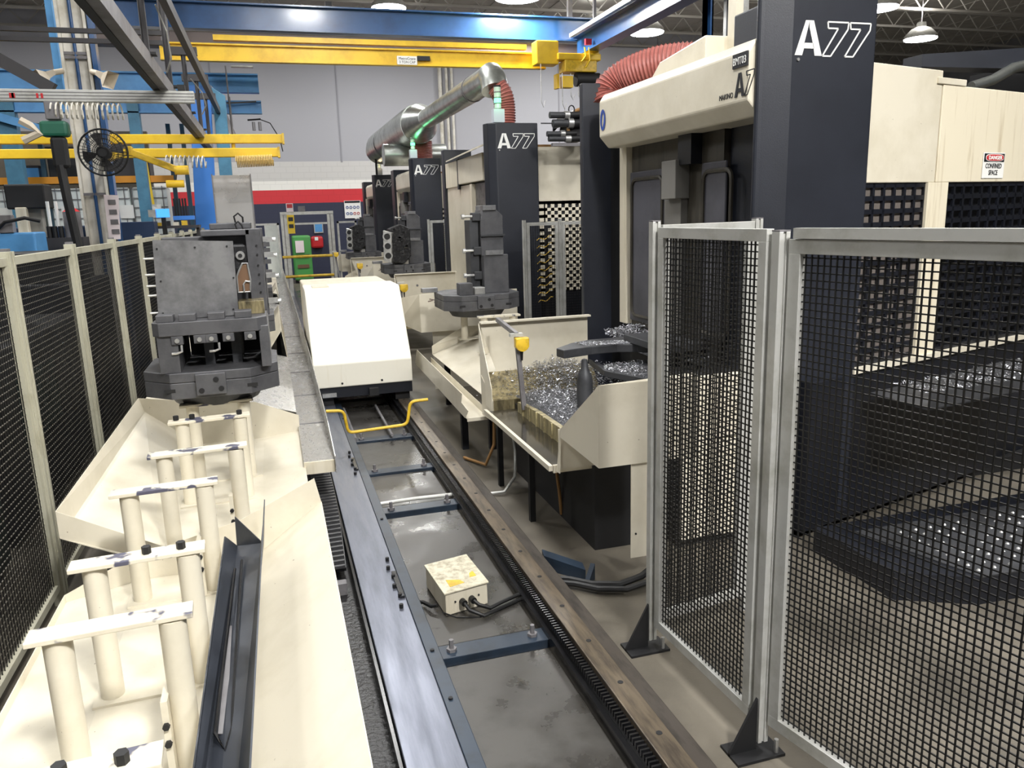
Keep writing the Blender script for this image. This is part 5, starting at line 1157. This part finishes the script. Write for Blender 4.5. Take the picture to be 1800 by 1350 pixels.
MB().tube([(.03, 18.95, 4.34), (.25, 18.9, 4.25), (.42, 18.6, 3.9), (.45, 18.2, 3.6)], .012, 6).tube([(-.22, 18.95, 4.32), (.06, 18.95, 4.34)], .02, 6).build('air_line', BLACKM, t)
o = MB().prism([(-1.60, 18.5, 0), (-1.16, 18.5, 0), (-.90, 18.5, 4.96), (-1.32, 18.5, 4.96)], (0, .2, 0)).build('blue_post', BRBLUE, bevel=.01); tag(o, 'bright blue steel post under the far end of the hung track', 'post')
t = thing('blue_post', 'faded teal blue leaning post with a slanted top brace', 'post', (-.65, 17, 0))
MB().prism([(-.86, 17, 0), (-.62, 17, 0), (-.57, 17, 4.55), (-.80, 17, 4.70)], (0, .2, 0)).build('post', TEAL, t, bevel=.01)
MB().prism([(-.82, 17.02, 4.75), (-.70, 17.02, 4.6), (-.40, 17.02, 3.72), (-.52, 17.02, 3.72)], (0, .08, 0)).build('brace', GSTEEL, t)
# yellow jib rails
for z, x1, lb in ((3.465, .37, 'upper yellow enclosed crane rail at left'), (3.25, .285, 'lower yellow enclosed crane rail at left')):
    t = thing('crane_rail', lb, 'crane rail', (-1.6, 14, z), 'yellow crane rails at left')
    MB().box(-6.5, x1, 14, 14.12, z - .07, z + .07).build('rail', YEL, t, bevel=.01)
    MB().box(x1 - .02, x1 + .015, 13.98, 14.14, z - .085, z + .085).build('end_stop', YELS, t)
    for x in (-.42, -4.5): MB().cone((x, 14.06, z + .07), (x, 14.06, z + (.14 if z < 3.4 else 1.12)), .03 if z < 3.4 else .012, n=8).build('hanger', YELS if z < 3.4 else DSTEEL, t)
t = thing('aluminium_rail', 'pale aluminium rail with red marks crossing in front of the white column', 'rail', (-1.4, 9, 3.4))
MB().box(-4.5, -.60, 9, 9.08, 3.345, 3.46).build('rail', ALU, t, bevel=.008)
for z in (3.37, 3.40, 3.43): MB().box(-4.5, -.60, 8.996, 9.0, z, z + .006).build('groove', GSTEEL, t)
for x, w in ((-2.26, .05), (-2.24, .02), (-2.03, .02), (-1.99, .02)): MB().box(x, x + w, 8.993, 8.996, 3.375, 3.42).build('red_mark', REDP, t)
MB().box(-4.4, -4.3, 9, 9.08, 3.46, 9).build('hanger', GSTEEL, t); MB().box(-.75, -.68, 9.0, 9.08, 3.46, 3.52).build('clip', BLACKM, t)
def coil(name, lb, p, q, r, turns, m, th=.006):
    P, Q = Vector(p), Vector(q); mb = MB(); pts = []
    d, s, u = mb.frame(p, q); n = turns * 10
    for k in range(n + 1):
        a = 2 * PI * k / 10; pts.append(tuple(P.lerp(Q, k / n) + s * math.cos(a) * r + u * math.sin(a) * r))
    o = mb.tube(pts, th, 5).build(name, m); tag(o, lb, 'hose'); return o
coil('coiled_hose', 'pale coiled air hose hanging below the aluminium rail', (-1.92, 9.04, 3.27), (-1.28, 9.04, 3.26), .075, 14, WHITEP, .009)
coil('coiled_hose', 'tan coiled air hose drooping below the lower yellow rail', (-.40, 13.95, 3.10), (.18, 13.95, 3.12), .09, 22, mat('amber_hose', (206, 176, 110), .4), .009)
coil('coiled_hose', 'short coiled hose between the blue posts', (-1.45, 13.95, 3.12), (-.85, 13.95, 3.10), .09, 9, WHITEP, .010)
t = thing('chain_hoist', 'green and grey hoist trolley hanging under the aluminium rail', 'hoist', (-1.9, 9.1, 3.1))
MB().box(-1.98, -1.86, 9.0, 9.12, 3.18, 3.35).build('trolley', GSTEEL, t, bevel=.01)
MB().box(-2.05, -1.80, 9.0, 9.15, 3.02, 3.17).build('body', mat('hoist_green', (30, 92, 72), .45), t, bevel=.03)
MB().box(-1.98, -1.83, 9.02, 9.10, 2.72, 3.02).build('chain_bag', BLACKM, t, bevel=.03)
MB().tube([(-1.92, 9.05, 2.75), (-1.90, 9.05, 2.4), (-1.84, 9.05, 1.6), (-1.82, 9.05, 1.2)], .045, 8).build('pendant', BLACKM, t)
MB().tube([(-2.2, 9.0, 3.17), (-2.12, 9, 3.12), (-2.05, 9, 3.05), (-2.2, 9.0, 2.98)], .04, 6).build('tan_sleeve', HORN, t)
# fan
t = thing('cage_fan', 'black round cage fan beside the white column', 'fan', (-1.75, 10.5, 2.98))
fc = Vector((-1.76, 10.5, 2.985)); R_ = .262
mb = MB()
for yy in (-.05, .05):
    for rr_ in (R_, R_ * .8, R_ * .6, R_ * .4, R_ * .2): mb.tube([(fc.x + rr_ * math.cos(2 * PI * k / 28), fc.y + yy * (1.2 - rr_ / R_ * .6), fc.z + rr_ * math.sin(2 * PI * k / 28)) for k in range(28)], .0035, 4, closed=True)
    for k in range(40):
        a = 2 * PI * k / 40; mb.bar((fc.x + .05 * math.cos(a), fc.y + yy * 1.2, fc.z + .05 * math.sin(a)), (fc.x + R_ * math.cos(a), fc.y + yy * .6, fc.z + R_ * math.sin(a)), .004)
mb.tube([(fc.x + R_ * math.cos(2 * PI * k / 28), fc.y, fc.z + R_ * math.sin(2 * PI * k / 28)) for k in range(28)], .012, 6, closed=True)
mb.build('cage', BLACKM, t)
for k in range(4):
    a = k * PI / 2 + .3; ca, sa = math.cos(a), math.sin(a)
    MB().add([(fc.x + .04 * ca, fc.y - .02, fc.z + .04 * sa), (fc.x + .22 * ca - .06 * sa, fc.y + .02, fc.z + .22 * sa + .06 * ca), (fc.x + .23 * ca, fc.y, fc.z + .23 * sa), (fc.x + .20 * ca + .08 * sa, fc.y - .03, fc.z + .20 * sa - .08 * ca)], [(0, 1, 2, 3)]).build('blade', DSTEEL, t)
MB().cone((fc.x, fc.y - .05, fc.z), (fc.x, fc.y + .14, fc.z), .07, n=16).build('motor', BLACKM, t, smooth=True)
MB().bar((fc.x, fc.y + .12, fc.z), (-2.05, 12.0, 2.95), .04).build('bracket', BLACKM, t)
t = thing('jib_arm', 'yellow articulated arm with a small hoist beside the fan', 'arm', (-1.3, 10.6, 2.9))
MB().box(-1.53, -1.46, 10.55, 10.7, 2.95, 3.06).build('pivot', YELS, t, bevel=.01)
MB().bar((-1.5, 10.6, 3.0), (-.95, 10.6, 2.77), .07, .08).build('boom', YELS, t, bevel=.01)
MB().cone((-1.02, 10.6, 2.78), (-.86, 10.6, 2.78), .055, n=14).build('joint', YELS, t, smooth=True)
MB().cone((-1.0, 10.6, 2.76), (-1.02, 10.6, 2.64), .008, n=6).build('chain', DSTEEL, t)
MB().cone((-1.13, 10.6, 2.62), (-.93, 10.6, 2.62), .045, n=14).build('hoist_drum', YEL, t, smooth=True)
MB().bar((-1.5, 10.65, 3.0), (-2.0, 12.05, 3.0), .05).build('mount', YELS, t)
# pallet rack with totes
t = thing('pallet_rack', 'pallet rack with orange beams and tall uprights behind the left workshop', 'rack', (-4.5, 20.5, 0))
for x in (-7.6, -4.72, -2.05, -1.75): MB().box(x, x + .09, 20.4, 20.5, 0, 4.4).build('upright', mat('upright_teal_%d' % int(-x * 10), (46, 76, 92), .5) , t)
for z in (3.1, 1.55):
    MB().box(-7.6, -2.0, 20.38, 20.42, z, z + .15).build('beam', ORANGE, t)
    MB().box(-7.6, -2.0, 20.42, 21.4, z + .02, z + .06).build('deck', DSTEEL, t)
MB().bar((-2.55, 20.35, 3.6), (-2.50, 20.35, 2.6), .05).build('yellow_guard', YSIGN, t)
for k, (x, lb) in enumerate(((-7.2, 'white caged tote at the far left of the rack'), (-6.0, 'white caged tote behind the blue leg'), (-4.75, 'white caged tote left of the dark hoist pendant'), (-3.55, 'white caged tote just left of the white column foot'), (-2.95, 'white caged tote right of the white column'))):
    w = 1.1 if k < 3 else .95
    if k == 4: w = .75
    if k == 3: w = .55
    tt = thing('caged_tote', lb, 'tote', (x, 20.8, 1.78), 'caged liquid totes on the rack')
    MB().box(x, x + w, 20.5, 21.3, 1.64, 3.0).build('tank', TOTE, tt, bevel=.05)
    mb = MB()
    for i in range(int(w / .22) + 1): mb.cone((x + i * .22, 20.46, 1.64), (x + i * .22, 20.46, 3.02), .010, n=5)
    for j in range(7): mb.cone((x, 20.46, 1.7 + j * .21), (x + w, 20.46, 1.7 + j * .21), .010, n=5)
    mb.build('cage', GSTEEL, tt)
    MB().box(x + .3, x + .6, 20.44, 20.46, 2.3, 2.6).build('label_plate', WHITE, tt)
o = MB().box(-5.3, -4.6, 20.2, 20.4, 2.62, 3.0).build('blue_bin', BRBLUE); tag(o, 'blue bin in front of the totes beside the teal leg', 'bin')
for k, (x, z, w, h, c, lb) in enumerate(((-7, 3.16, 1.2, .5, BLACKM, 'dark crate on the upper rack shelf, far left'), (-5.3, 3.16, .5, .35, LBLUE, 'light blue crate on the upper rack shelf'), (-4.6, 3.16, 1.0, .75, BLACKM, 'large black crate on the upper rack shelf left of the fan'), (-3.4, 3.16, .9, .6, DSTEEL, 'grey black crate on the upper rack shelf behind the fan'))):
    tt = thing('storage_crate', lb, 'crate', (x, 20.8, z), 'crates on the upper rack shelf'); MB().box(x, x + w, 20.5, 21.2, z + .01, z + h).build('box', c, tt, bevel=.02); MB().box(x - .01, x + w + .01, 20.49, 21.21, z + h * .85, z + h).build('rim', DSTEEL, tt)
MB_ = MB().box(-9, -2.9, 24, 24.2, 0, 4.6); o = MB_.build('curtain_partition', mat('dim_partition', (120, 112, 100), .8, rgb2=(90, 86, 80), scale=1)); tag(o, 'dim beige partition behind the pallet rack', 'partition')
# workshop machines behind the left fence
DGRN = mat('dark_green_machine', (20, 38, 34), .5, rgb2=(12, 22, 22), scale=3)
def cab(x0, x1, y0, y1, h, m, name, lb, cat, extras=()):
    t = thing(name, lb, cat, ((x0 + x1) / 2, (y0 + y1) / 2, 0))
    MB().box(x0, x1, y0, y1, .08, h).build('body', m, t, bevel=.02)
    MB().box(x0 + .05, x1 - .05, y0 + .05, y1 - .05, 0, .08).build('plinth', BLACKM, t)
    for e in extras: MB().box(*e[0]).build(e[1], e[2], t, bevel=.008)
    return t
cab(-3.4, -1.75, 3.0, 5.4, 1.25, DGRN, 'machine_bench', 'dark green bench unit behind the nearest left fence panel', 'bench', (((-1.78, -1.74, 3.3, 4.2, .5, 1.0), 'drawer_front', BLACKM), ((-2.6, -1.9, 3.4, 5.0, 1.25, 1.7), 'tool_box', BLACKM)))
cab(-3.6, -1.8, 5.8, 8.4, 1.35, BLACKM, 'machine_bench', 'black machine bench behind the second left fence panel', 'bench', (((-1.82, -1.78, 6.2, 7.2, .6, 1.1), 'side_panel', DGRN), ((-3.0, -2.1, 6.2, 7.8, 1.35, 1.85), 'motor_cover', NAVYB)))
cab(-3.5, -1.8, 8.8, 10.1, 1.6, NAVYB, 'machine_cabinet', 'dark blue machine cabinet behind the third left fence panel', 'cabinet', (((-2.9, -2.0, 9.0, 10.0, 1.6, 1.9), 'top_housing', BLACKM),))
cab(-4.3, -1.85, 12.6, 13.3, 2.16, mat('navy_locker', (30, 52, 84), .5), 'storage_locker', 'dark blue locker right of the white column foot', 'locker', (((-2.02, -1.56, 12.5, 12.9, 1.9, 2.19), 'worktop_box', mat('navy_box', (26, 48, 80), .5)),))
cab(-3.2, -1.6, 13.6, 16.5, 1.7, BLACKM, 'machine_cabinet', 'black machine cabinet far behind the left fence', 'cabinet', (((-3.0, -1.7, 13.7, 16, 1.7, 1.9), 'top_housing', DSTEEL),))
t = thing('drill_press', 'grey drill press with a black head, left of the white column', 'drill press', (-2.85, 11.4, 0))
MB().box(-3.05, -2.65, 11.4, 11.8, 0, 1.4).build('base', GSTEEL, t, bevel=.02)
MB().box(-2.98, -2.72, 11.45, 11.6, 1.4, 2.58).build('column', mat('press_grey', (150, 148, 140), .5), t, bevel=.01)
MB().box(-3.06, -2.62, 11.3, 11.7, 2.38, 2.68).build('head', BLACKM, t, bevel=.02)
MB().box(-2.96, -2.84, 11.25, 11.35, 1.9, 2.4).build('spindle_cover', CREAMS, t, bevel=.01)
MB().box(-3.2, -2.64, 11.2, 11.7, 1.98, 2.03).build('table', DSTEEL, t)
t = thing('parts_washer', 'light blue tank with a bent black hose at the left edge', 'tank', (-3.1, 10.5, 0))
MB().box(-3.2, -2.55, 10.3, 10.8, 0, 2.10).build('tank', LBLUE, t, bevel=.02)
MB().tube([(-2.95, 10.25, 2.1), (-2.8, 10.2, 2.22), (-2.6, 10.2, 2.26), (-2.45, 10.2, 2.22)], .02, 8).build('hose', BLACKM, t, smooth=True)
MB().box(-2.9, -2.75, 10.28, 10.4, 2.10, 2.3).build('pump', GSTEEL, t, bevel=.01)
t = thing('tool_stand', 'grey bench tools with white tube lamps between the drill press and white column', 'tools', (-2.45, 11, 0))
MB().box(-2.60, -2.2, 11.0, 11.35, 0, 2.02).build('bench', DSTEEL, t)
for x in (-2.56, -2.47): MB().cone((x, 11.1, 2.15), (x, 11.1, 2.46), .02, n=8).build('tube_lamp', WHITE, t)
MB().cone((-2.31, 11.1, 2.02), (-2.31, 11.1, 2.33), .10, n=16).build('motor', GSTEEL, t, smooth=True)
MB().cone((-2.31, 11.1, 2.33), (-2.31, 11.1, 2.37), .10, .05, 16).build('motor_cap', REDP, t)
for x in (-2.57, -2.51, -2.44): MB().cone((x, 11.05, 2.02), (x, 11.05, 2.16), .03, n=8).build('fitting', BLACKM, t)
t = thing('notice_sign', 'tall pale pink notice board hung beside the white column foot', 'sign', (-1.9, 11.5, 2.2))
MB().prism([(-2.0, 11.5, 1.97), (-1.86, 11.5, 1.97), (-1.82, 11.5, 2.53), (-1.99, 11.5, 2.54)], (0, .02, 0)).build('board', PINKS, t)
for k in range(4): MB().box(-1.95, -1.86, 11.49, 11.5, 2.04 + k * .125, 2.10 + k * .125).build('symbol', GSTEEL, t)
MB().box(-1.94, -1.90, 11.52, 11.56, 0, 2.3).build('support_post', GSTEEL, t)
t = thing('computer_monitor', 'small lit blue screen on the far workbench', 'screen', (-1.4, 12.5, 2.28))
MB().box(-1.52, -1.34, 12.5, 12.53, 2.24, 2.36).build('screen', SCREEN, t); MB().box(-1.62, -1.51, 12.5, 12.53, 2.25, 2.35).build('side_panel', ALU, t)
MB().box(-1.46, -1.40, 12.53, 12.56, 2.0, 2.26).build('stand', BLACKM, t)
t = thing('workbench', 'cluttered far workbench with blue shelf strip and black bottle rack', 'workbench', (-1.4, 13.2, 0))
MB().box(-1.75, -1.0, 13.0, 13.4, 2.08, 2.12).build('top', DSTEEL, t)
for x in (-1.7, -1.05): MB().box(x, x + .05, 13.1, 13.3, 0, 2.08).build('leg', DSTEEL, t)
MB().box(-1.35, -1.05, 13.0, 13.1, 2.2, 2.26).build('shelf_strip', BRBLUE, t)
for k in range(5): MB().cone((-1.33 + k * .04, 13.2, 2.26), (-1.33 + k * .04, 13.2, 2.52), .014, n=8).build('bottle', BLACKM, t)
for k in range(4): MB().box(-1.6 + k * .12, -1.52 + k * .12, 13.0, 13.1, 2.12, 2.17 + .02 * (k % 2)).build('bin', (YELS, BLACKM, CREAM, YELS)[k], t)
t = thing('aluminium_sheet', 'tall shiny aluminium sheet standing behind the far fixture block', 'sheet', (-.55, 16, 2.5))
MB().box(-.90, -.24, 16, 16.02, 0, 3.0).build('sheet', mat('brushed_sheet', (206, 204, 202), .25, .6, rgb2=(180, 178, 178), scale=1.2, rough2=.4), t)
for x in (-.92, -.24): MB().box(x, x + .02, 15.98, 16.04, 0, 3.02).build('edge', GSTEEL, t)
